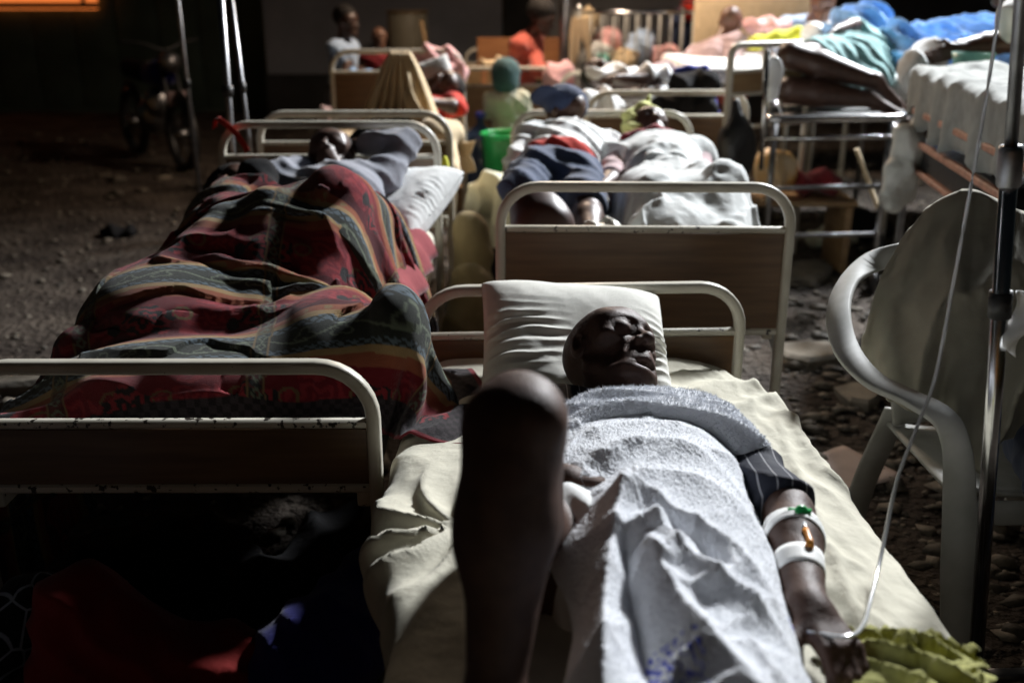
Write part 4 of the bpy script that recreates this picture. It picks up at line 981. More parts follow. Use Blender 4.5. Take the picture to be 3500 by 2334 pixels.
o = blob('head_wrap', [ell((.60, 4.66, .94), (.095, .08, .085)), cap((.61, 4.69, 1.0), (.625, 4.69, 1.035), .032, .020), ell((.55, 4.60, .90), (.045, .10, .08))], .008, M['lime'], None, noise=.012, nscale=20, ridge=.008, rscale=50, rdir=(.3, .5, 1))
tag(o, 'pale lime head wrap knotted at the top on the sleeper under the sheet', 'head wrap')
o = blob('scarf', [cap((.50, 4.38, .90), (.62, 4.40, .93), .028), cap((.62, 4.40, .93), (.78, 4.36, .89), .028)], .008, M['maroon'], None, noise=.016, nscale=22); tag(o, 'maroon scarf across the neck of the sheet covered sleeper', 'scarf')
def rumple(D, amp, seed):
    a, b, _ = D.shape; u, v = np.meshgrid(np.linspace(0, 1, a), np.linspace(0, 1, b), indexing='ij'); w = fbm(P2(u * 4, v * 6), 4, seed); w2 = fbm(P2(u * 2, v * 3), 3, seed + 3)
    D[..., 2] += amp * (1 - 2 * np.abs(np.sin(u * 7 + v * 9 + w * 9))) * np.clip(w2 * 3 - .7, 0, 1) + amp * .9 * (w - .47); return D
def sheet2():
    m, n = 56, 76; U, Vv = np.meshgrid(np.linspace(0, 1, m), np.linspace(0, 1, n), indexing='ij')
    X = np.stack([.33 + .62 * U + .04 * Vv, 4.40 - 1.34 * Vv, 1.06 + .02 * np.sin(7 * U + 9 * Vv)], -1); rest = np.stack([.80 * U, -1.72 * Vv, 0 * U], -1)
    f = field([inflate(p, .025) for k in ('torso', 'pelvis', 'thl', 'thr', 'shl', 'shr', 'ftl', 'ftr') for p in D2[k]] + [ell((.55, 3.28, .72), (.16, .16, .12))], .018)
    X = drape(X, [f, boxfield((.02, 2.98, .3), (.86, 4.9, .665), .05, .02), boxfield((-.02, 2.90, .1), (.86, 2.945, .98), .01, .02)], steps=110, it=5, rest=rest, thick=.012, fric=.6, bend=.08)
    o = gridmesh('sheet', rumple(upsample(smooth_grid(X, 1, .3), 3), .016, 21), M['wsheet'], thick=.003); tag(o, 'rumpled white sheet over the sleeper with the lime head wrap', 'sheet')
sheet2()
o = blob('bag', [ell((.29, 3.16, .74), (.10, .07, .07))], .008, M['bagwhite'], None, noise=.03, nscale=16, ridge=.01, rscale=50); tag(o, 'crumpled white plastic bag at the foot of the wood panel bed', 'bag')

# ------------------------------------------------------------------ things between the two columns of beds
def bottle_jug(x, y, z, label, r=.135, h=.40, m='bluepl'):
    t = thing('water_jug', label, 'water jug', (x, y, z))
    pr = [(r * .9, 0), (r, .02), (r, .10), (r * .96, .12), (r, .14), (r, .22), (r * .96, .24), (r, .26), (r, h - .07), (r * .86, h - .03), (r * .45, h + .02), (.030, h + .04), (.028, h + .10)]
    V, F = lathe((0, 0, 0), pr, 28); mesh('bottle', V, F, M[m], t)
    V, F = lathe((0, 0, h + .085), [(.034, 0), (.036, .005), (.034, .035), (.028, .04)], 16); mesh('cap', V, F, M['bluecap'], t)
bottle_jug(-.225, 7.25, .15, 'big blue water jug with blue cap between the beds', .125, .42)
V, F = boxvf((-.225, 7.25, .075), (.36, .34, .15), .01); o = flat(mesh('crate', V, F, M['lam2'])); tag(o, 'low wooden crate under the blue water jug', 'crate')
t = thing('basin', 'green plastic bucket beside the blue water jug', 'bucket', (-.03, 6.9, 0))
V, F = lathe((0, 0, 0), [(.13, 0), (.135, .01), (.175, .56), (.172, .57), (.165, .565), (.128, .03)], 30); mesh('tub', V, F, M['greenpl'], t)
V, F = sweep([V3(.18 * math.cos(a), .18 * math.sin(a), .585) for a in np.linspace(0, 2 * math.pi, 30, endpoint=False)], circ(.014, 8), closed=True); mesh('rim', V, F, M['greenpl'], t)
def sack(label, prims, m, seed, noise=.03, ridge=.02, nm='sack', cat='sack', nscale=7, rscale=22, rdir=(1, .3, .2), h=.014):
    o = blob(nm, prims, h, M[m], None, noise=noise, nscale=nscale, ridge=ridge, rscale=rscale, rdir=rdir, seed=seed); tag(o, label, cat); return o
sack('full white sack standing on the ground between the beds', [ell((-.10, 5.35, .28), (.17, .16, .28)), ell((-.07, 5.25, .48), (.15, .12, .14)), ell((.00, 5.1, .34), (.13, .11, .26))], 'yelshirt', 1)
sack('brown sacking bundle leaning beside the patterned blanket bed', [cap((-.175, 4.10, .56), (-.15, 3.88, .05), .075, .13), ell((-.16, 3.9, .24), (.125, .13, .24))], 'tan', 2, .015, .012, rscale=14, rdir=(.4, .2, 1))
sack('small dark bundle between the sacks', [ell((-.06, 5.0, .12), (.13, .12, .15))], 'black_c', 3)
# child with the teal hat
E2 = fig(P=(-.03, 7.30, .52), N=(-.035, 7.33, .80), lat=(-1, .1, 0), H=(-.045, 7.35, .945), U=(0, 0, 1), F=(.3, .9, -.1), el=(-.17, 7.36, .66), wl=(-.13, 7.48, .56), er=(.11, 7.34, .66), wr=(.10, 7.47, .56), kl=(-.10, 7.30, .28), kr=(.05, 7.30, .28), al=(-.10, 7.28, .05), ar=(.05, 7.28, .05), s=.72, shw=.15, hipw=.08)
person('small child in a teal knit hat and pale top standing by the bucket', E2, 'skin', [('top', E2['torso'] + E2['pelvis'] + cut(E2['ual'], .9) + cut(E2['uar'], .9), .020, 'yelshirt'), ('shorts', cut(E2['thl'], .7) + cut(E2['thr'], .7), .02, 'lightblue')], h=.009)
o = blob('hat', [ell((-.045, 7.34, .965), (.105, .115, .105)), ell((-.045, 7.32, .90), (.10, .105, .09))], .009, M['tealhat'], None, noise=.008, nscale=30); tag(o, 'round teal knit hat on the small child', 'hat')
# woman in orange on the far bed
F2 = fig(P=(.07, 8.45, .72), N=(.12, 8.35, 1.16), lat=(-.35, -.94, 0), H=(.235, 8.30, 1.30), U=(.35, -.05, .9), F=(.9, -.2, -.35), el=(.17, 8.55, .90), wl=(.34, 8.42, .90), er=(.20, 8.12, .92), wr=(.36, 8.20, .90), kl=(.42, 8.60, .72), kr=(.40, 8.30, .72), al=(.45, 8.6, .40), ar=(.43, 8.25, .40))
person('woman in a coral orange top bending forward on the far bed', F2, 'skin', [('top', F2['torso'] + F2['pelvis'] + F2['ual'] + F2['uar'] + cut(F2['fal'], .8) + cut(F2['far'], .8), .020, 'orange'), ('skirt', F2['thl'] + F2['thr'], .03, 'black_c')], hair=((.235, 8.30, 1.31), (.35, -.05, .9), (.9, -.2, -.35), 1.22, 'hair'), h=.010)
V, F = boxvf((.11, 9.55, .98), (.86, .04, .26), .01); t = mesh('wooden_bench', V, F, mat('orange_brown_wood', (.34, .15, .06), (.24, .10, .04), rough=.4, scale=3, stretch=(1, 1, 10)), None); flat(t); tag(t, 'orange brown wooden bench back behind the woman in orange', 'bench')
for x in (-.26, .48):
    V, F = boxvf((x, 9.58, .45), (.05, .05, .9), .006); flat(mesh('leg', V, F, t.data.materials[0], t))
V, F = boxvf((.11, 9.36, .50), (.84, .36, .04), .008); flat(mesh('seat', V, F, t.data.materials[0], t))
sack('pink cloth bundle in front of the woman in orange', [ell((.34, 7.75, .90), (.13, .10, .12)), ell((.36, 7.7, .78), (.08, .08, .10))], 'pink', 6, nm='bundle', cat='cloth')
sack('pale folded cloth left of the woman in orange', [ell((-.13, 8.1, .98), (.12, .1, .05))], 'cream', 7, nm='bundle', cat='cloth')

# ------------------------------------------------------------------ cream hung sheet bed
def curtain(label, top, n_pl, hgt, drift, m, spread, seed, nm='sheet', cat='hung sheet'):
    """a sheet gathered at its top and hanging in pleats"""
    k, n = 90, 50; u, v = np.meshgrid(np.linspace(0, 1, k), np.linspace(0, 1, n), indexing='ij'); top = V3(*top)
    w = spread[0] + (spread[1] - spread[0]) * v ** .8; a = (u - .5); pl = np.sin(u * n_pl * 2 * math.pi + 2 * fbm(P2(u * 4, v * 2), 2, seed))
    X = np.stack([top[0] + a * w + drift[0] * v, top[1] + drift[1] * v + (.02 + .035 * v) * pl, top[2] - hgt(u) * v + .01 * pl], -1)
    o = gridmesh(nm, X, M[m], thick=.003); tag(o, label, cat)
curtain('cream sheet gathered at the top and hanging in pleats over the bed', (-.60, 5.55, 1.20), 7, lambda u: .48 + .05 * np.sin(u * 9), (.0, -.12), 'cream', (.10, .52), 3)
k, n = 40, 30; u, v = np.meshgrid(np.linspace(0, 1, k), np.linspace(0, 1, n), indexing='ij')
o = gridmesh('sheet', np.stack([-.56 + .36 * u + .02 * np.sin(v * 9), 5.45 - .5 * u, 1.10 - .42 * u ** .5 + .14 * u ** 2 - .22 * v * (1 - .3 * u) + .02 * np.sin(v * 14 + u * 5)], -1), M['cream'], thick=.003); tag(o, 'cream sheet swag sloping down to the bed post', 'sheet')
sack('cream bedding heaped over the corner of the bed with the hung sheet', [ell((-.36, 5.0, .84), (.13, .16, .08)), cap((-.32, 4.97, .84), (-.29, 4.72, .70), .05, .04), cap((-.29, 4.72, .70), (-.285, 4.70, .35), .04, .025)], 'cream', 8, .010, .006, nm='bedding', cat='bedding')
G2 = fig(P=(-.62, 5.6, .76), N=(-.50, 6.02, .86), lat=(.9, -.2, .2), H=(-.40, 6.0, .97), U=(.75, .3, .3), F=(-.2, -.6, .7), el=(-.30, 5.8, .88), wl=(-.45, 5.7, .92), kl=(-.7, 5.2, .8), kr=(-.78, 5.2, .76), al=(-.72, 4.9, .74), ar=(-.8, 4.9, .72))
person('sleeper in a red top on the bed with the cream hung sheet', G2, 'skin', [('top', G2['torso'] + G2['ual'], .016, 'red'), ('trousers', G2['pelvis'] + G2['thl'] + G2['thr'], .016, 'black_c')], hair=((-.40, 6.0, .97), (.75, .3, .3), (-.2, -.6, .7), 1.03, 'hair'), h=.012)
pillow('small white pillow behind the sleeper in the red top', (-.47, 6.18, 1.0), V3(.9, .1, .3), unit(V3(-.3, .3, .85)), unit(V3(.05, -.9, .35)), .26, .26, .05, 'white', N=30)
sack('pink bedding hanging over the far board of the hung sheet bed', [ell((-.50, 6.7, 1.09), (.19, .09, .10)), ell((-.45, 6.6, 1.02), (.19, .08, .08))], 'pink', 9, nm='bedding', cat='bedding')
# seated boy, small child, bundles, barrel, board at far left
H2 = fig(P=(-1.33, 8.0, .72), N=(-1.30, 8.0, 1.13), lat=(-.25, -.97, 0), H=(-1.265, 7.97, 1.285), U=(.05, 0, 1), F=(.9, -.4, -.1), el=(-1.25, 8.2, .93), wl=(-1.10, 8.1, .86), er=(-1.26, 7.78, .92), wr=(-1.10, 7.80, .84), kl=(-.98, 8.1, .76), kr=(-1.0, 7.88, .74), al=(-.96, 8.1, .35), ar=(-.98, 7.85, .35), s=.92)
person('boy in a pale sleeveless shirt sitting against the dark wall', H2, 'skin', [('vest', H2['torso'], .014, 'lightblue'), ('shorts', H2['pelvis'] + H2['thl'] + H2['thr'], .018, 'grey')], hair=((-1.265, 7.97, 1.29), (.05, 0, 1), (.9, -.4, -.1), .98, 'hair'), h=.010)
I2 = fig(P=(-1.10, 8.5, .72), N=(-1.09, 8.48, 1.02), lat=(-1, 0, 0), H=(-1.08, 8.46, 1.15), U=(0, 0, 1), F=(.3, -.9, 0), el=(-1.22, 8.42, .86), er=(-.97, 8.42, .86), kl=(-1.15, 8.25, .74), kr=(-1.0, 8.25, .74), al=(-1.15, 8.2, .45), ar=(-1.0, 8.2, .45), s=.72)
person('small child sitting behind the boy in the pale shirt', I2, 'skin2', [('top', I2['torso'], .014, 'maroon')], h=.010)
t = thing('wooden_bench', 'plain low bench the boy in the pale shirt sits on', 'bench', (-1.2, 8.25, 0))
V, F = boxvf((0, 0, .58), (.7, .7, .05), .01); flat(mesh('seat', V, F, M['lam'], t))
for sx in (-.3, .3):
    for sy in (-.3, .3):
        V, F = boxvf((sx, sy, .28), (.05, .05, .56), .005); flat(mesh('leg', V, F, M['lam'], t))
sack('bright blue cloth bundle beside the seated boy', [ell((-1.14, 7.5, .90), (.15, .12, .09)), ell((-1.08, 7.45, .83), (.12, .1, .06))], 'blue', 10, nm='bundle', cat='cloth')
sack('grey blanket heap below the blue bundle', [ell((-1.18, 7.2, .62), (.24, .2, .16)), ell((-1.05, 7.1, .70), (.15, .15, .12))], 'mauve', 11, nm='bundle', cat='cloth')
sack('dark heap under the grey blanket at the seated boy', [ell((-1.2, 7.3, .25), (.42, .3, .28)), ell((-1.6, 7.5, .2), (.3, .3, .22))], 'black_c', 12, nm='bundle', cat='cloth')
sack('dark green cloth between the boy and the hung sheet', [ell((-.85, 7.0, .93), (.16, .08, .08))], 'green', 13, nm='bundle', cat='cloth')
t = thing('barrel', 'beige plastic barrel against the grey wall', 'barrel', (-1.16, 11.6, 0))
V, F = lathe((0, 0, .55), [(.21, 0), (.225, .03), (.23, .35), (.222, .37), (.23, .39), (.225, .70), (.20, .76), (.19, .765)], 30); mesh('drum', V, F, mat('beige_plastic', (.36, .33, .25), (.3, .27, .2), rough=.5, scale=6), t)
V, F = sweep([V3(.226 * math.cos(a), .226 * math.sin(a), 1.30) for a in np.linspace(0, 2 * math.pi, 30, endpoint=False)], circ(.014, 8), closed=True); mesh('rim', V, F, M['lam2'], t)
V, F = boxvf((0, 0, .27), (.5, .45, .54), .01); flat(mesh('stand', V, F, M['lam'], t))
V, F = sweep([V3(-.66, 9.1, .50), V3(-.79, 9.1, 1.27)], rrect(.095, .025, .006)); o = flat(mesh('board', V, F, M['lam2'])); tag(o, 'short pale plank leaning beside the barrel', 'plank')

# ------------------------------------------------------------------ middle and right background
def cot():
    t = thing('baby_cot', 'white metal baby cot with bars, heaped with bright clothes', 'cot', (1.06, 9.2, 0))
    w, d, zt, zb = .98, .62, 1.36, .84
    for sx in (-1, 1):
        for sy in (-1, 1):
            V, F = sweep([V3(sx * w / 2, sy * d / 2, .02), V3(sx * w / 2, sy * d / 2, zt)], circ(.016, 10)); mesh('post', V, F, M['plastic'], t)
    for sy in (-1, 1):
        for z in (zb, zt - .02):
            V, F = sweep([V3(-w / 2, sy * d / 2, z), V3(w / 2, sy * d / 2, z)], circ(.014, 10)); mesh('rail', V, F, M['chrome'] if z > 1 else M['plastic'], t)
        for i in range(9):
            x = -w / 2 + w * (i + 1) / 10; V, F = sweep([V3(x, sy * d / 2, zb), V3(x, sy * d / 2, zt - .02)], circ(.007, 8)); mesh('bar', V, F, M['plastic'], t)
    for sx in (-1, 1):
        V, F = sweep(spline([(sx * w / 2, -d / 2, zt - .05), (sx * w / 2, -d / 2 + .03, zt + .05), (sx * w / 2, 0, zt + .06), (sx * w / 2, d / 2 - .03, zt + .05), (sx * w / 2, d / 2, zt - .05)], 6), circ(.013, 8)); mesh('end_hoop', V, F, M['chrome'], t)
    V, F = boxvf((0, 0, zb - .02), (w, d, .03), .005); mesh('base', V, F, M['plastic'], t)
cot()
for i, (x, y, z, rx, rz, m, lb) in enumerate([(.75, 9.2, .98, .16, .12, 'white', 'white clothes heap at the left end inside the cot'), (.98, 9.15, .94, .15, .09, 'cream', 'cream folded cloth low in the middle of the cot'), (1.15, 9.25, 1.05, .14, .13, 'lightblue', 'light blue cloth on top in the middle of the cot'),
        (1.36, 9.2, .97, .14, .11, 'pink', 'pink clothes at the right end inside the cot'), (.86, 9.3, 1.10, .13, .10, 'pink', 'pink cloth heaped on the white clothes in the cot'), (.80, 9.02, .93, .06, .08, 'tealpl', 'small teal bottle shaped bundle against the cot bars'),
        (.66, 9.15, 1.26, .10, .12, 'cream', 'cream cloth draped over the left end of the cot')]):
    sack(lb, [ell((x, y, z), (rx, .16, rz))], m, 20 + i, .035, .02, nm='clothes', cat='clothes', nscale=10, rscale=26, rdir=(.6, .4, .9))
curtain('peach cloth hanging down the left end of the cot', (.58, 8.86, 1.30), 4, lambda u: .32 + .14 * np.sin(u * 8), (0, -.02), 'cream', (.14, .22), 5, cat='cloth')
# sleeper seen through the rails of the middle bed
J2 = fig(P=(.95, 6.1, .82), N=(.72, 6.45, .92), lat=(.75, .45, .3), H=(.56, 6.62, 1.0), U=(-.7, .6, .3), F=(.2, -.6, .7), el=(.86, 6.25, 1.0), wl=(.68, 6.15, 1.02), er=(.55, 6.2, .92), wr=(.74, 6.05, .94), kl=(1.14, 5.95, 1.0), kr=(1.12, 5.9, .86), al=(1.12, 6.3, .84), ar=(1.16, 6.25, .8))
person('sleeper in white on the middle bed seen through its rails', J2, 'skin', [('shirt', J2['torso'] + cut(J2['ual'], .7) + cut(J2['uar'], .7), .02, 'white'), ('trousers', J2['pelvis'] + J2['thl'] + J2['thr'], .018, 'black_c')], hair=((.56, 6.62, 1.0), (-.7, .6, .3), (.2, -.6, .7), 1.02, 'hair'), h=.012)
sack('white crumpled sheet hanging by the sleeper in white on the middle bed', [ell((.52, 5.95, .86), (.17, .10, .11)), ell((.86, 6.3, 1.03), (.12, .10, .06)), ell((.62, 6.4, 1.03), (.16, .12, .05))], 'white', 31, nm='sheet', cat='sheet')
sack('round black and blue blanket on the right half of the middle bed', [ell((1.06, 6.0, .93), (.16, .13, .15)), ell((.98, 5.95, .84), (.16, .12, .12))], 'black_c', 32, nm='blanket', cat='blanket')
sack('blue cloth edge over the black blanket of the middle bed', [cap((.98, 6.1, 1.06), (1.14, 6.08, 1.07), .03, .03), cap((1.14, 6.08, 1.07), (1.22, 6.0, .82), .03, .02)], 'blue2', 33, .01, .008, nm='cloth', cat='cloth')
sack('dusky pink pillow lying beside the black blanket', [ell((.93, 6.4, 1.03), (.10, .09, .07))], 'mauve', 34, nm='pillow', cat='pillow')
# grey and orange man, mattress, cloths at back
K2 = fig(P=(1.34, 7.2, .80), N=(1.48, 7.5, 1.14), lat=(.6, -.75, .1), H=(1.575, 7.55, 1.29), U=(.35, .2, .9), F=(.6, .7, -.1), el=(1.52, 7.15, 1.0), wl=(1.40, 7.0, 1.0), er=(1.22, 7.45, .98), kl=(1.5, 6.8, .86), kr=(1.3, 6.9, .82), al=(1.46, 6.6, .6), ar=(1.28, 6.7, .6))
person('sitter in grey with an orange cloth, leaning away before the propped mattress', K2, 'skin2', [('shirt', K2['torso'] + K2['ual'] + K2['uar'], .018, 'mauve'), ('shorts', K2['pelvis'] + K2['thl'] + K2['thr'], .02, 'orange')], h=.010)
V, F = boxvf((0, 0, 0), (1.05, .14, .98), .05); o = mesh('mattress', V, F, M['cream']); o.location = (2.05, 8.75, 1.32); o.rotation_euler = (R(-9), 0, R(-3)); tag(o, 'cream foam mattress propped upright behind the grey sitter', 'mattress')
o = blob('clothes', [ell((1.62, 9.6, 1.36), (.08, .08, .11)), ], .012, M['red'], None, noise=.02); tag(o, 'bright red cloth hanging in the dark left of the propped mattress', 'cloth')
sack('dark clothes hanging below the red cloth', [ell((1.58, 9.7, 1.18), (.13, .1, .22))], 'navy', 41, nm='clothes', cat='clothes')
sack('bright yellow cloth on the bed behind the gurney', [cap((1.62, 7.0, 1.17), (1.98, 7.1, 1.24), .05, .05)], 'yellow', 42, .012, .010, nm='cloth', cat='cloth')
sack('pale pink and white bundle on the yellow cloth', [ell((1.80, 7.4, 1.28), (.16, .12, .05))], 'pink', 43, nm='bundle', cat='cloth')
sack('white bundle at the right end of the yellow cloth', [ell((2.06, 6.9, 1.23), (.12, .11, .09))], 'white', 44, nm='bundle', cat='cloth')
t = thing('hospital_bed', 'tall cream bed with yellow cloth on it, behind the gurney', 'bed', (1.62, 7.0, 0))
V, F = boxvf((0, 0, 1.02), (1.0, 1.5, .10), .02); mesh('mattress', V, F, M['white'], t); V, F = boxvf((0, 0, .94), (1.0, 1.52, .04), .006); mesh('frame', V, F, M['paint'], t)
for sx in (-.46, .46):
    for sy in (-.7, .7): V, F = sweep([V3(sx, sy, 0), V3(sx, sy, .94)], circ(.018, 10)); mesh('leg', V, F, M['paint'], t)
# detached head board by the gurney
def headboard():
    a, b = V3(1.165, 5.5, 0), V3(1.68, 5.80, 0); d = unit(b - a); r = .06; zt = 1.235
    t = thing('bed_board', 'cream bed end with a small tan panel beside the gurney', 'bed end', (1.165, 5.5, 0)); n = unit(V3(-d[1], d[0], 0))
    path = [a + V3(0, 0, .03), a + V3(0, 0, .6)] + [a + d * (r - r * math.cos(q)) + V3(0, 0, zt - r + r * math.sin(q)) for q in np.linspace(0, math.pi / 2, 6)] + [b + d * (-r + r * math.sin(q)) + V3(0, 0, zt - r + r * math.cos(q)) for q in np.linspace(0, math.pi / 2, 6)] + [b + V3(0, 0, .6), b + V3(0, 0, .03)]
    V, F = sweep(path, rrect(.034, .036, .011), up=n); flat(mesh('frame', V, F, M['paint'], t, True))
    for z, hh in ((1.10, .02), (.98, .02), (.80, .02)):
        V, F = sweep([a + V3(0, 0, z), b + V3(0, 0, z)], rrect(.022, hh, .004)); flat(mesh('cross_rail', V, F, M['paint'], t, True))
    V, F = sweep([a + V3(0, 0, 1.04), b + V3(0, 0, 1.04)], rrect(.014, .10, .002)); flat(mesh('wood_panel', V, F, M['lam2'], t, True))
    V, F = sweep([a + d * .24 + V3(0, 0, .98), a + d * .24 + V3(0, 0, 1.225)], rrect(.02, .02, .004)); flat(mesh('upright', V, F, M['paint'], t, True))
headboard()
def gurney():
    t = thing('gurney', 'chrome gurney with bare rails where the knees drawn sleeper lies', 'gurney', (1.6, 5.6, 0)); q = .40
    c = [V3(1.27, 5.02, .905), V3(1.95, 5.02, .915), V3(2.38, 6.75, .93), V3(1.68, 6.75, .93)]
    pth = []
    for i in range(4):
        p, a, b = c[i], unit(c[i - 1] - c[i]), unit(c[(i + 1) % 4] - c[i])
        pth += [p + a * .07, p + a * .03 + b * .008, p + a * .008 + b * .03, p + b * .07]
    V, F = sweep(pth, circ(.019, 12), closed=True); mesh('frame', V, F, M['chrome'], t, True)
    pth = [p + V3(0, 0, -.095) for p in c]; V, F = sweep(pth, circ(.013, 10), closed=True); mesh('lower_frame', V, F, M['chrome'], t, True)
    for i in range(9):
        f = (i + .5) / 9; a, b = lerp(c[0], c[3], f), lerp(c[1], c[2], f); V, F = sweep([a + V3(.01, 0, -.012), b + V3(-.01, 0, -.012)], rrect(.07, .006, .002), up=(0, 0, 1)); mesh('deck_slat', V, F, M['black'], t, True)
    for i, (sx, sy) in enumerate(((.05, .05), (-.05, .05), (-.05, -.05), (.05, -.05))):
        p = c[i] + V3(sx, sy, -.02); V, F = sweep([p, V3(p[0], p[1], .12)], circ(.015, 10)); mesh('leg', V, F, M['steel'], t, True)
        V, F = sweep([V3(p[0] - .012, p[1], .06), V3(p[0] + .012, p[1], .06)], circ(.06, 18)); mesh('wheel', V, F, M['black'], t, True)
    for z in (.30, .55):
        V, F = sweep([c[0] + V3(.05, .05, z - .9), c[1] + V3(-.05, .05, z - .9)], circ(.012, 10)); mesh('cross_bar', V, F, M['steel'], t, True)
    V, F = sweep([c[0] + V3(-.01, .02, -.25), c[0] + V3(-.03, .0, .33)], circ(.011, 10)); mesh('side_post', V, F, M['chrome'], t, True)
gurney()
L2 = fig(P=(1.98, 5.95, 1.06), N=(2.22, 6.38, 1.12), lat=(-.55, .35, .75), H=(2.32, 6.55, 1.16), U=(.5, .8, .1), F=(-.8, .4, .3), el=(2.02, 6.15, 1.32), wl=(1.85, 5.92, 1.30), er=(2.0, 6.45, 1.05), hl=(-.7, -.6, -.3),
         kl=(1.455, 5.40, 1.19), al=(1.875, 5.28, 1.065), tl=(1.96, 5.30, .98), kr=(1.45, 5.33, 1.02), ar=(1.83, 5.22, .985), tr=(1.92, 5.20, .93), fat=1.45, curl=.8)
for k_ in ('shl', 'shr'): L2[k_] = [('c', p[1], p[2], p[3] * 1.3, p[4] * 1.2, p[5], p[6]) for p in L2[k_]]
person('sleeper in a teal dress lying knees drawn up on the gurney', L2, 'skin', [('dress', L2['torso'] + L2['pelvis'] + cut(L2['thl'], .55) + cut(L2['thr'], .55) + cut(L2['ual'], .6), .024, 'teal')], hair=((2.32, 6.55, 1.16), (.5, .8, .1), (-.8, .4, .3), 1.05, 'hair'), h=.010, folds=.012)
t = thing('drip_bag', 'bright clear drip bag hanging beside the gurney', 'drip bag', (1.30, 5.08, 1.05))
blob('bag', [ell((1.29, 5.08, 1.12), (.052, .018, .085)), ell((1.30, 5.08, 1.035), (.028, .014, .05))], .006, mat('glossy_drip_bag', (.85, .87, .88), rough=.2, spec=.8), t, noise=.006, nscale=20)
rod('hanger', (1.275, 5.08, 1.19), (1.255, 5.06, 1.26), .004, M['chrome'], t, 8, True); rod('tube', (1.305, 5.07, 1.0), (1.34, 5.03, .93), .004, M['tube'], t, 8, True)
sack('black plastic bag hung full beside the middle bed', [ell((1.17, 5.22, .74), (.10, .10, .165)), cap((1.16, 5.22, .86), (1.16, 5.25, .97), .05, .02)], 'bagblack', 51, .012, .006, nm='bag', cat='bag')
sack('amber and white plastic bag under the gurney', [ell((1.47, 5.6, .55), (.12, .1, .13))], 'bagyellow', 52, .03, .015, nm='bag', cat='bag')
sack('second amber plastic bag on the ground by the middle bed leg', [ell((1.25, 5.55, .25), (.13, .1, .14))], 'bagyellow', 53, .03, .015, nm='bag', cat='bag')
V, F = boxvf((1.6, 5.62, .40), (.62, .4, .03), .006); t = flat(mesh('low_table', V, F, M['lam2'])); tag(t, 'pale board shelf under the gurney holding an amber bag', 'shelf')
for sx in (-.27, .27):
    V, F = boxvf((1.6 + sx, 5.62, .19), (.04, .36, .38), .005); flat(mesh('leg', V, F, M['lam2'], t))
sack('red and dark clothes heaped on the shelf under the gurney', [ell((1.72, 5.6, .49), (.15, .12, .07))], 'maroon', 54, nm='clothes', cat='clothes')
V, F = sweep([V3(1.82, 5.3, .72), V3(1.95, 5.25, .42)], rrect(.045, .02, .004)); o = flat(mesh('plank', V, F, M['cream'])); tag(o, 'short pale stick slanting under the gurney end', 'stick')
sack('white plastic bag hanging at the corner of the bed with pinkish rails', [ell((1.755, 4.45, .82), (.09, .08, .15)), ell((1.73, 4.42, .70), (.075, .07, .13)), cap((1.78, 4.47, .92), (1.80, 4.5, 1.0), .05, .02)], 'bagwhite', 55, .03, .012, nm='bag', cat='bag', nscale=12)
# bed with pinkish rails at right
def rbed():
    a, b = V3(1.82, 4.62, 0), V3(1.50, 2.62, 0); d = unit(b - a); n = V3(-d[1], d[0], 0); n = n if n[0] > 0 else -n
    t = thing('hospital_bed', 'high bed at the right with pinkish side rails and a grey white sheet', 'bed', (1.82, 4.62, 0))
    for z, w in ((1.0, .028), (.875, .028), (.76, .024)):
        V, F = sweep([a + d * .03 + V3(0, 0, z), b + V3(0, 0, z)], rrect(.026, w, .006)); flat(mesh('side_rail', V, F, M['copper'], t, True))
    V, F = sweep([a + V3(0, 0, .815) + n * .02, b + V3(0, 0, .815) + n * .02], rrect(.02, .09, .004)); flat(mesh('frame_beam', V, F, M['black'], t, True))
    V, F = sweep([a + V3(0, 0, .835) + n * .45, b + V3(0, 0, .835) + n * .45], rrect(.80, .06, .01)); flat(mesh('bed_deck', V, F, M['steel'], t, True))
    for s, e in ((.05, 0), (1.9, 0), (.05, .86), (1.9, .86)):
        p = a + d * s + n * e; V, F = sweep([p + V3(0, 0, .0), p + V3(0, 0, 1.02)], rrect(.03, .03, .006)); flat(mesh('post', V, F, M['steel'], t, True))
    k, m_ = 44, 90; u, v = np.meshgrid(np.linspace(0, 1, k), np.linspace(0, 1, m_), indexing='ij')
    dr = np.clip((.22 - u) / .22, 0, 1); w = fbm(P2(u * 2 + 3, v * 5), 4, 5)
    side = np.where(u < .22, -.012 - .02 * np.sin(v * 38 + w * 9) * dr, (u - .22) / .78 * .9)
    z = np.where(u < .22, 1.175 - .22 * dr ** .8 - .06 * dr * w, 1.175) + .03 * (w - .45) + .016 * (1 - 2 * np.abs(np.sin(v * 15 + u * 8 + w * 8)))
    z = z + .03 * np.exp(-((v - .02) / .05) ** 2) + .03 * (fbm(P2(u * 7, v * 16), 4, 8) - .46)
    X = a + d * (2.05 * v - .06)[..., None] + n * side[..., None]; X = X + 0; X[..., 2] = z
    # end drop at the far end
    o = gridmesh('sheet', X, M['greysheet'], thick=.008); tag(o, 'grey white sheet hanging over the side of the high bed at right', 'sheet')
    V, F = sweep([a + V3(0, 0, 1.04) + n * .45, b + V3(0, 0, 1.04) + n * .45], rrect(.84, .20, .06)); o = mesh('mattress', V, F, M['greysheet']); tag(o, 'thick mattress on the high bed with pinkish rails', 'mattress')
rbed()
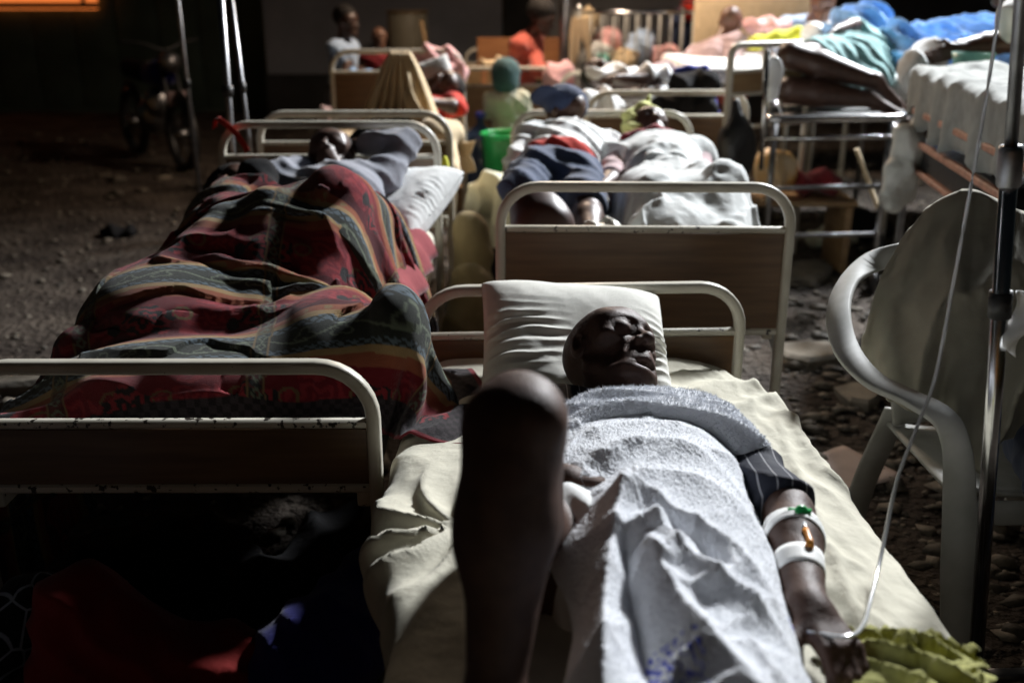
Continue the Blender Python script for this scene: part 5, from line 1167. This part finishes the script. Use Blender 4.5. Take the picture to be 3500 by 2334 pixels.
M2 = fig(P=(2.75, 4.7, 1.25), N=(2.45, 5.05, 1.36), lat=(-.5, -.8, .2), H=(2.40, 5.15, 1.55), U=(-.2, .2, .95), F=(-.6, -.6, -.2), el=(2.36, 4.90, 1.27), wl=(2.14, 4.95, 1.245), er=(2.42, 5.2, 1.28), wr=(2.20, 5.12, 1.25), kl=(2.6, 4.3, 1.3), kr=(2.7, 4.4, 1.28), al=(2.3, 4.1, 1.25), ar=(2.4, 4.0, 1.24), hl=(-.9, .1, -.3), hr=(-.9, -.2, -.3))
person('patient whose bare forearms rest on the far end of the high right bed', M2, 'skin', [('shirt', M2['torso'] + cut(M2['ual'], .6) + cut(M2['uar'], .6), .02, 'white'), ('trousers', M2['pelvis'] + M2['thl'] + M2['thr'], .02, 'greysheet')], hair=((2.40, 5.15, 1.56), (-.2, .2, .95), (-.6, -.6, -.2), 1.02, 'hair'), h=.010)
t = thing('basin', 'small teal plastic basin under the bare forearms on the right bed', 'basin', (2.12, 4.75, 1.165)); V, F = lathe((0, 0, 0), [(.075, 0), (.08, .01), (.095, .075), (.09, .075), (.075, .02)], 24); mesh('bowl', V, F, M['tealpl'], t)
sack('white cloth between teal basin and the blue covered patient', [ell((2.05, 5.1, 1.21), (.12, .1, .07)), ell((1.95, 5.0, 1.14), (.07, .08, .1))], 'white', 61, nm='cloth', cat='cloth')
sack('cream pillow heap at the right edge on the high bed', [ell((2.42, 4.35, 1.24), (.22, .25, .12))], 'cream', 62, nm='pillow', cat='pillow')
# blue covered patients
t = thing('hospital_bed', 'high bed under the bright blue covered patient at top right', 'bed', (2.9, 6.6, 0))
V, F = boxvf((0, 0, .98), (1.5, 1.7, .16), .04); mesh('mattress', V, F, M['white'], t); V, F = boxvf((0, 0, .88), (1.5, 1.72, .05), .006); mesh('frame', V, F, M['paint'], t)
for sx in (-.7, .7):
    for sy in (-.8, .8): V, F = sweep([V3(sx, sy, 0), V3(sx, sy, .88)], circ(.018, 10)); mesh('leg', V, F, M['paint'], t)
o = blob('sheet', [ell((2.85, 6.5, 1.15), (.55, .45, .20)), ell((2.6, 6.2, 1.12), (.28, .3, .16)), cap((2.33, 6.3, 1.22), (2.36, 5.85, 1.02), .10, .06), cap((2.36, 5.9, 1.05), (2.36, 5.8, .82), .07, .04), ell((2.25, 6.75, 1.30), (.20, .2, .13)), ell((3.2, 6.6, 1.2), (.3, .4, .16))], .012, M['blue'], None, noise=.05, nscale=6, ridge=.036, rscale=30, rdir=(.8, .3, .7), seed=6)
tag(o, 'bright blue sheet crumpled over patients at the top right', 'sheet')
sack('white and pink clothes on the blue sheet at top right', [ell((3.05, 6.2, 1.33), (.18, .14, .07))], 'white', 63, nm='clothes', cat='clothes')
N2 = fig(P=(2.1, 8.2, 1.0), N=(2.2, 7.7, 1.28), lat=(-.9, -.2, 0), H=(2.24, 7.6, 1.42), U=(.1, -.2, .95), F=(.2, -.9, -.3), el=(1.98, 7.6, 1.10), wl=(2.1, 7.3, 1.15), er=(2.42, 7.6, 1.1), kl=(1.95, 7.6, 1.0), kr=(2.3, 7.6, 1.0))
person('patient in light blue behind the white bundle at the top', N2, 'skin2', [('gown', N2['torso'] + N2['ual'] + N2['uar'] + N2['pelvis'], .02, 'lightblue')], hair=((2.24, 7.6, 1.43), (.1, -.2, .95), (.2, -.9, -.3), 1.02, 'hair'), h=.012)
# ground things on the right
def small_bottle(x, y, label):
    t = thing('bottle', label, 'bottle', (x, y, 0)); V, F = lathe((0, 0, 0), [(.032, 0), (.036, .01), (.036, .11), (.030, .135), (.014, .165), (.013, .19)], 18); mesh('body', V, F, M['bagblack'], t)
    V, F = lathe((0, 0, .188), [(.017, 0), (.018, .004), (.017, .025), (.012, .027)], 14); mesh('cap', V, F, M['plastic'], t); V, F = lathe((0, 0, .075), [(.0368, 0), (.0370, .04)], 18); mesh('label', V, F, M['tealpl'], t)
small_bottle(2.13, 5.62, 'small dark bottle with a white cap standing on the gravel')
for i, (x, y, rx, h_, m, lb) in enumerate([(2.25, 6.3, .2, .12, 'black_c', 'dark bag on the gravel beyond the small bottle'), (2.0, 6.1, .16, .09, 'yelshirt', 'pale crumpled cloth on the gravel under the gurney'), (1.45, 5.9, .2, .1, 'greysheet', 'grey cloth lying on the ground behind the gurney legs'), (-2.6, 6.4, .14, .05, 'black_c', 'small dark cloth dropped on the bare dirt at left')]):
    sack(lb, [ell((x, y, h_ * .5), (rx, rx * .7, h_))], m, 70 + i, .03, .015, nm='cloth', cat='cloth')
# poles and folded pushchair at far left
for (a, b, r, lb) in (((-1.75, 5.5, 1.60), (-2.02, 6.4, 0.0), .012, 'thin leaning pole left of the pair of drip poles'), ((-1.20, 4.35, 1.75), (-1.215, 4.3, 0.0), .016, 'thick upright pole at the head of the patterned blanket bed'), ((-1.225, 4.55, 1.75), (-1.12, 4.42, 0.0), .011, 'slim slanting pole just right of the thick upright pole')):
    t = thing('drip_pole', lb, 'drip pole', (b[0], b[1], 0), 0, 'steel poles at the far left bed'); a, b = V3(*a), V3(*b); rod('tube', b, a, r, M['steel'], t, 12, True)
    V, F = sweep([lerp(b, a, .62), lerp(b, a, .645)], circ(r * 1.5, 12)); mesh('collar', V, F, M['black'], t, True)
    for i in range(3):
        an = i * 2.09 + .5; V, F = sweep([b + V3(0, 0, .05), b + V3(.2 * math.cos(an), .2 * math.sin(an), .012)], circ(.008, 8)); mesh('foot', V, F, M['steel'], t, True)
def motorbike():
    t = thing('motorbike', 'dim parked motorbike with blue tank before the green wall', 'motorbike', (-3.2, 9.2, 0)); f = unit(V3(.62, -.78, 0)); s = V3(-f[1], f[0], 0); c = V3(-3.32, 9.45, 0)
    def p(a, z, b=0.): return c + f * a + s * b + V3(0, 0, z)
    for a in (-.62, .62):
        ang = np.linspace(0, 2 * math.pi, 26, endpoint=False); V, F = sweep([p(a + .29 * math.cos(q), .31 + .29 * math.sin(q)) for q in ang], circ(.045, 8), up=s, closed=True); w = mesh('wheel', V, F, M['black'], t, True)
        V, F = sweep([p(a, .31, -.06), p(a, .31, .06)], circ(.05, 12)); mesh('hub', V, F, M['steel'], t, True)
        for i in range(6):
            q = i * math.pi / 3; V, F = sweep([p(a, .31), p(a + .27 * math.cos(q), .31 + .27 * math.sin(q))], circ(.007, 6), up=s); mesh('spoke', V, F, M['black'], t, True)
        V, F = sweep([p(a + .34 * math.cos(q), .31 + .34 * math.sin(q)) for q in np.linspace(.6, 2.6, 9)], rrect(.10, .012, .004), up=s); mesh('mudguard', V, F, M['black'], t, True)
    for b in (-.06, .06): V, F = sweep([p(.62, .31, b), p(.42, .98, b)], circ(.02, 10)); mesh('fork', V, F, M['black'], t, True)
    blob('tank', [cap(p(.05, .80), p(.30, .82), .11, .13)], .014, M['dblue'], t); blob('seat', [cap(p(-.55, .82), p(-.1, .80), .09, .10)], .014, M['black_c'], t)
    blob('engine', [ell(p(0, .42), (.17, .14, .17)), ell(p(.1, .55), (.12, .12, .14))], .014, M['steel'], t, noise=.02, nscale=16)
    V, F = sweep(spline([p(.30, 1.10, -.36), p(.38, 1.08, -.18), p(.42, 1.02, 0), p(.38, 1.08, .18), p(.30, 1.10, .36)], 5), circ(.014, 8)); mesh('handlebar', V, F, M['black'], t, True)
    V, F = sweep([p(.46, .92), p(.56, .92)], circ(.085, 16)); mesh('headlight', V, F, M['steel'], t, True)
    V, F = sweep([p(.60, .62, -.09), p(.60, .62, .09)], rrect(.01, .12, .003)); mesh('front_plate', V, F, M['mauve'], t, True)
    V, F = sweep([p(-.1, .35, .1), p(-.75, .36, .12)], circ(.04, 10)); mesh('exhaust', V, F, M['steel'], t, True)
motorbike()

# ------------------------------------------------------------------ right foreground: chair, sitter, shawl
def ribbon(path, wid, th=.012, nrm=None):
    """a bent plastic strip: widths along the path"""
    P = np.asarray(path, float); n = len(P); V = []; F = []; k = 8
    for i in range(n):
        t = unit(P[min(i + 1, n - 1)] - P[max(i - 1, 0)]); nn = unit(nrm[i] - t * (nrm[i] @ t)); s = np.cross(t, nn); w = wid[i] / 2; h = th / 2
        for a, b in ((-1, -.4), (-1, .4), (-.9, 1), (.9, 1), (1, .4), (1, -.4), (.9, -1), (-.9, -1)): V.append(P[i] + s * w * a + nn * h * b)
    for i in range(n - 1):
        for a in range(k): F.append((i * k + a, i * k + (a + 1) % k, (i + 1) * k + (a + 1) % k, (i + 1) * k + a))
    F.append(tuple(range(k))[::-1]); F.append(tuple((n - 1) * k + a for a in range(k))); return V, F
def interp3(a, n):
    a = np.asarray(a, float); x = np.linspace(0, 1, len(a)); return np.stack([np.interp(np.linspace(0, 1, n), x, a[:, i]) for i in range(a.shape[1])], -1)
def chair():
    t = thing('plastic_chair', 'white plastic armchair at the right with a cream cloth over it', 'chair', (1.15, 2.2, 0)); c = V3(1.17, 2.22, 0)
    pl = M['plastic']
    # left arm loop: from the back top, down and round to the front, then the front leg
    pts = [(1.06, 2.62, .835), (.97, 2.60, .815), (.875, 2.50, .785), (.815, 2.37, .745), (.800, 2.24, .695), (.825, 2.12, .665), (.875, 2.03, .658), (.925, 1.965, .640), (.950, 1.94, .59), (.965, 1.925, .50), (.985, 1.90, .30), (1.01, 1.875, .0)]
    nr = [(-.3, -.9, .3), (-.5, -.8, .3), (-.7, -.6, .4), (-.6, -.5, .6), (-.3, -.3, .9), (-.1, -.2, .97), (0, -.25, .96), (-.1, -.6, .8), (-.25, -.95, .2), (-.3, -.95, 0), (-.3, -.95, 0), (-.3, -.95, 0)]
    w = [.06, .06, .062, .062, .060, .056, .054, .056, .058, .066, .080, .070]
    P = spline(pts, 6); n = len(P); V, F = ribbon(P, np.interp(np.linspace(0, 1, n), np.linspace(0, 1, 12), w), .016, interp3(nr, n)); mesh('arm', V, F, pl, t, True)
    mir = [(2 * 1.20 - p[0] + .05, p[1] + .02, p[2]) for p in pts]; P = spline(mir, 6); V, F = ribbon(P, np.interp(np.linspace(0, 1, n), np.linspace(0, 1, 12), w), .016, interp3([(-a, b, c_) for a, b, c_ in nr], n)); mesh('arm', V, F, pl, t, True)
    # seat and back shells
    k = 24; u, v = np.meshgrid(np.linspace(-1, 1, k), np.linspace(0, 1, k), indexing='ij')
    X = np.stack([c[0] + .05 + u * (.235 - .02 * v), 1.98 + .47 * v, .44 - .03 * v - .018 * (1 - u ** 2) + .02 * (v < .08)], -1); gridmesh('seat', X, pl, t, thick=.010)
    X = np.stack([c[0] + .05 + u * (.21 + .03 * v), 2.45 + .15 * v - .05 * u ** 2 * 0 - .04 * (u ** 2), .42 + .42 * v - .05 * v * u ** 2], -1); gridmesh('back', X, pl, t, thick=.010)
    for sx in (1.03, 1.44):
        P = [V3(sx, 2.45, .45), V3(sx - .02 * (1 if sx < 1.2 else -1), 2.55, .2), V3(sx - .03 * (1 if sx < 1.2 else -1), 2.60, 0)]; V, F = ribbon(spline(P, 5), [.07] * 11, .014, [V3(0, 1, .2)] * 11); mesh('back_leg', V, F, pl, t, True)
    for z, y0 in ((.405, 1.97),):
        V, F = boxvf((c[0] + .05, y0, z), (.46, .012, .06), .004); mesh('front_apron', V, F, pl, t, True)
chair()
Q2 = fig(P=(1.42, 2.36, .53), N=(1.50, 2.48, 1.0), lat=(.97, -.1, 0), H=(1.58, 2.48, 1.20), U=(0, 0, 1), F=(.5, -.8, 0), er=(1.30, 2.36, .78), wr=(1.42, 2.12, .74), el=(1.58, 2.3, .80), wl=(1.45, 2.05, .72), kr=(1.14, 1.84, .55), kl=(1.45, 1.82, .55), ar=(1.20, 1.72, .10), al=(1.48, 1.72, .10))
person('sitter in dark clothes on the white chair, mostly beyond the right edge', Q2, 'skin', [('shirt', Q2['torso'] + Q2['uar'] + Q2['ual'], .018, 'black_c'), ('trousers', Q2['pelvis'] + Q2['thr'] + Q2['thl'] + Q2['shr'] + Q2['shl'], .018, 'navy')], hair=((1.58, 2.48, 1.20), (0, 0, 1), (.5, -.8, 0), 1.02, 'hair'), h=.010)
def shawl():
    k, n = 80, 90; u, v = np.meshgrid(np.linspace(0, 1, k), np.linspace(0, 1, n), indexing='ij')
    # gathered at the shoulder peak, spreading down over the chair arm into the seat
    top = spline([(1.00, 2.50, .90), (1.06, 2.50, .985), (1.13, 2.47, 1.035), (1.19, 2.42, 1.02), (1.25, 2.36, .99), (1.30, 2.30, .93)], 8); bot = spline([(.885, 2.38, .62), (.895, 2.22, .60), (.94, 2.06, .56), (1.00, 1.98, .535), (1.08, 1.97, .545), (1.17, 2.02, .56)], 8)
    T = interp3(top, k); B = interp3(bot, k); w = fbm(P2(u * 3, v * 1.2), 3, 4); s = v[..., None] ** .9
    X = T[:, None] * (1 - s) + B[:, None] * s; bulge = np.sin(math.pi * v) * .07
    X[..., 1] -= bulge * (.4 + .6 * u); X[..., 0] -= bulge * .45 * (1 - u)
    f = (1 - 2 * np.abs(np.sin(u * 6.5 + w * 7 + v * 1.2)) ** .7) * (.25 + .75 * v); X[..., 1] -= .050 * f; X[..., 0] -= .026 * f; X[..., 1] -= .04 * (fbm(P2(u * 9, v * 5), 3, 9) - .45)
    X[..., 2] -= .02 * np.sin(u * 14) * np.clip((v - .85) / .15, 0, 1)
    o = gridmesh('shawl', X, M['shawl'], thick=.004); tag(o, 'thin cream cloth draped from shoulder to arm of the white chair', 'cloth')
shawl()
# ------------------------------------------------------------------ bottom left: people on the ground in the dark
S1 = fig(P=(-.42, 1.62, .17), N=(-.90, 1.62, .19), lat=(.1, .38, .92), H=(-1.07, 1.68, .16), U=(-.9, .3, -.1), F=(.1, .9, .1), el=(-.62, 1.56, .27), wl=(-.40, 1.66, .24), er=(-.85, 1.85, .08), wr=(-.65, 1.95, .07), kl=(-.30, 1.98, .24), al=(-.20, 1.66, .12), kr=(-.38, 2.02, .10), ar=(-.28, 1.7, .06), fat=1.05)
person('person in a red shirt and royal blue trousers curled up on the dark ground', S1, 'skin', [('shirt', S1['torso'] + S1['ual'] + S1['uar'], .028, 'dred'), ('trousers', S1['pelvis'] + S1['thl'] + S1['thr'] + cut(S1['shl'], .9), .024, 'dblue')], hair=((-1.07, 1.68, .16), (-.9, .3, -.1), (.1, .9, .1), 1.02, 'hair'), h=.010, folds=.010)
S2 = fig(P=(-1.3, 1.45, .12), N=(-1.22, 1.5, .42), lat=(.9, -.4, 0), H=(-1.28, 1.42, .56), U=(0, .1, 1), F=(.6, .7, 0), el=(-1.05, 1.45, .26), wl=(-.95, 1.6, .2), er=(-1.4, 1.6, .26), kl=(-1.0, 1.78, .28), al=(-.95, 1.6, .05), kr=(-1.25, 1.85, .28), ar=(-1.2, 1.95, .05))
pm = cloth_mat('black_white_print', (.012, .012, .013)); nn = pm.node_tree.nodes; ll = pm.node_tree.links
vo = nn.new('ShaderNodeTexVoronoi'); vo.feature = 'DISTANCE_TO_EDGE'; vo.inputs['Scale'].default_value = 14; tc = nn.new('ShaderNodeTexCoord'); ll.new(tc.outputs['Object'], vo.inputs[0]); mr = nn.new('ShaderNodeMapRange'); mr.inputs[1].default_value = .02; mr.inputs[2].default_value = .04; ll.new(vo.outputs[0], mr.inputs[0])
mx = nn.new('ShaderNodeMix'); mx.data_type = 'RGBA'; ll.new(mr.outputs[0], mx.inputs[0]); mx.inputs[6].default_value = (.35, .36, .4, 1); mx.inputs[7].default_value = (.012, .012, .013, 1); ll.new(mx.outputs[2], nn['Principled BSDF'].inputs['Base Color']); M['print'] = pm
person('person in a black and white print sitting at the dark left edge', S2, 'skin', [('dress', S2['torso'] + S2['pelvis'] + S2['ual'] + S2['thl'] + S2['thr'], .024, 'print')], hair=((-1.28, 1.42, .57), (0, .1, 1), (.6, .7, 0), 1.03, 'hair'), h=.012)
sack('black cover added to darken the lit ground in the gap between the two front beds', [ell((-.38, 2.25, .06), (.26, .42, .09)), ell((-.62, 2.05, .06), (.32, .28, .09)), ell((-.95, 2.2, .05), (.3, .4, .08))], 'black_c', 90, .02, .012, nm='blanket', cat='blanket')  # black cloth added to keep the ground dark where light falls between the beds
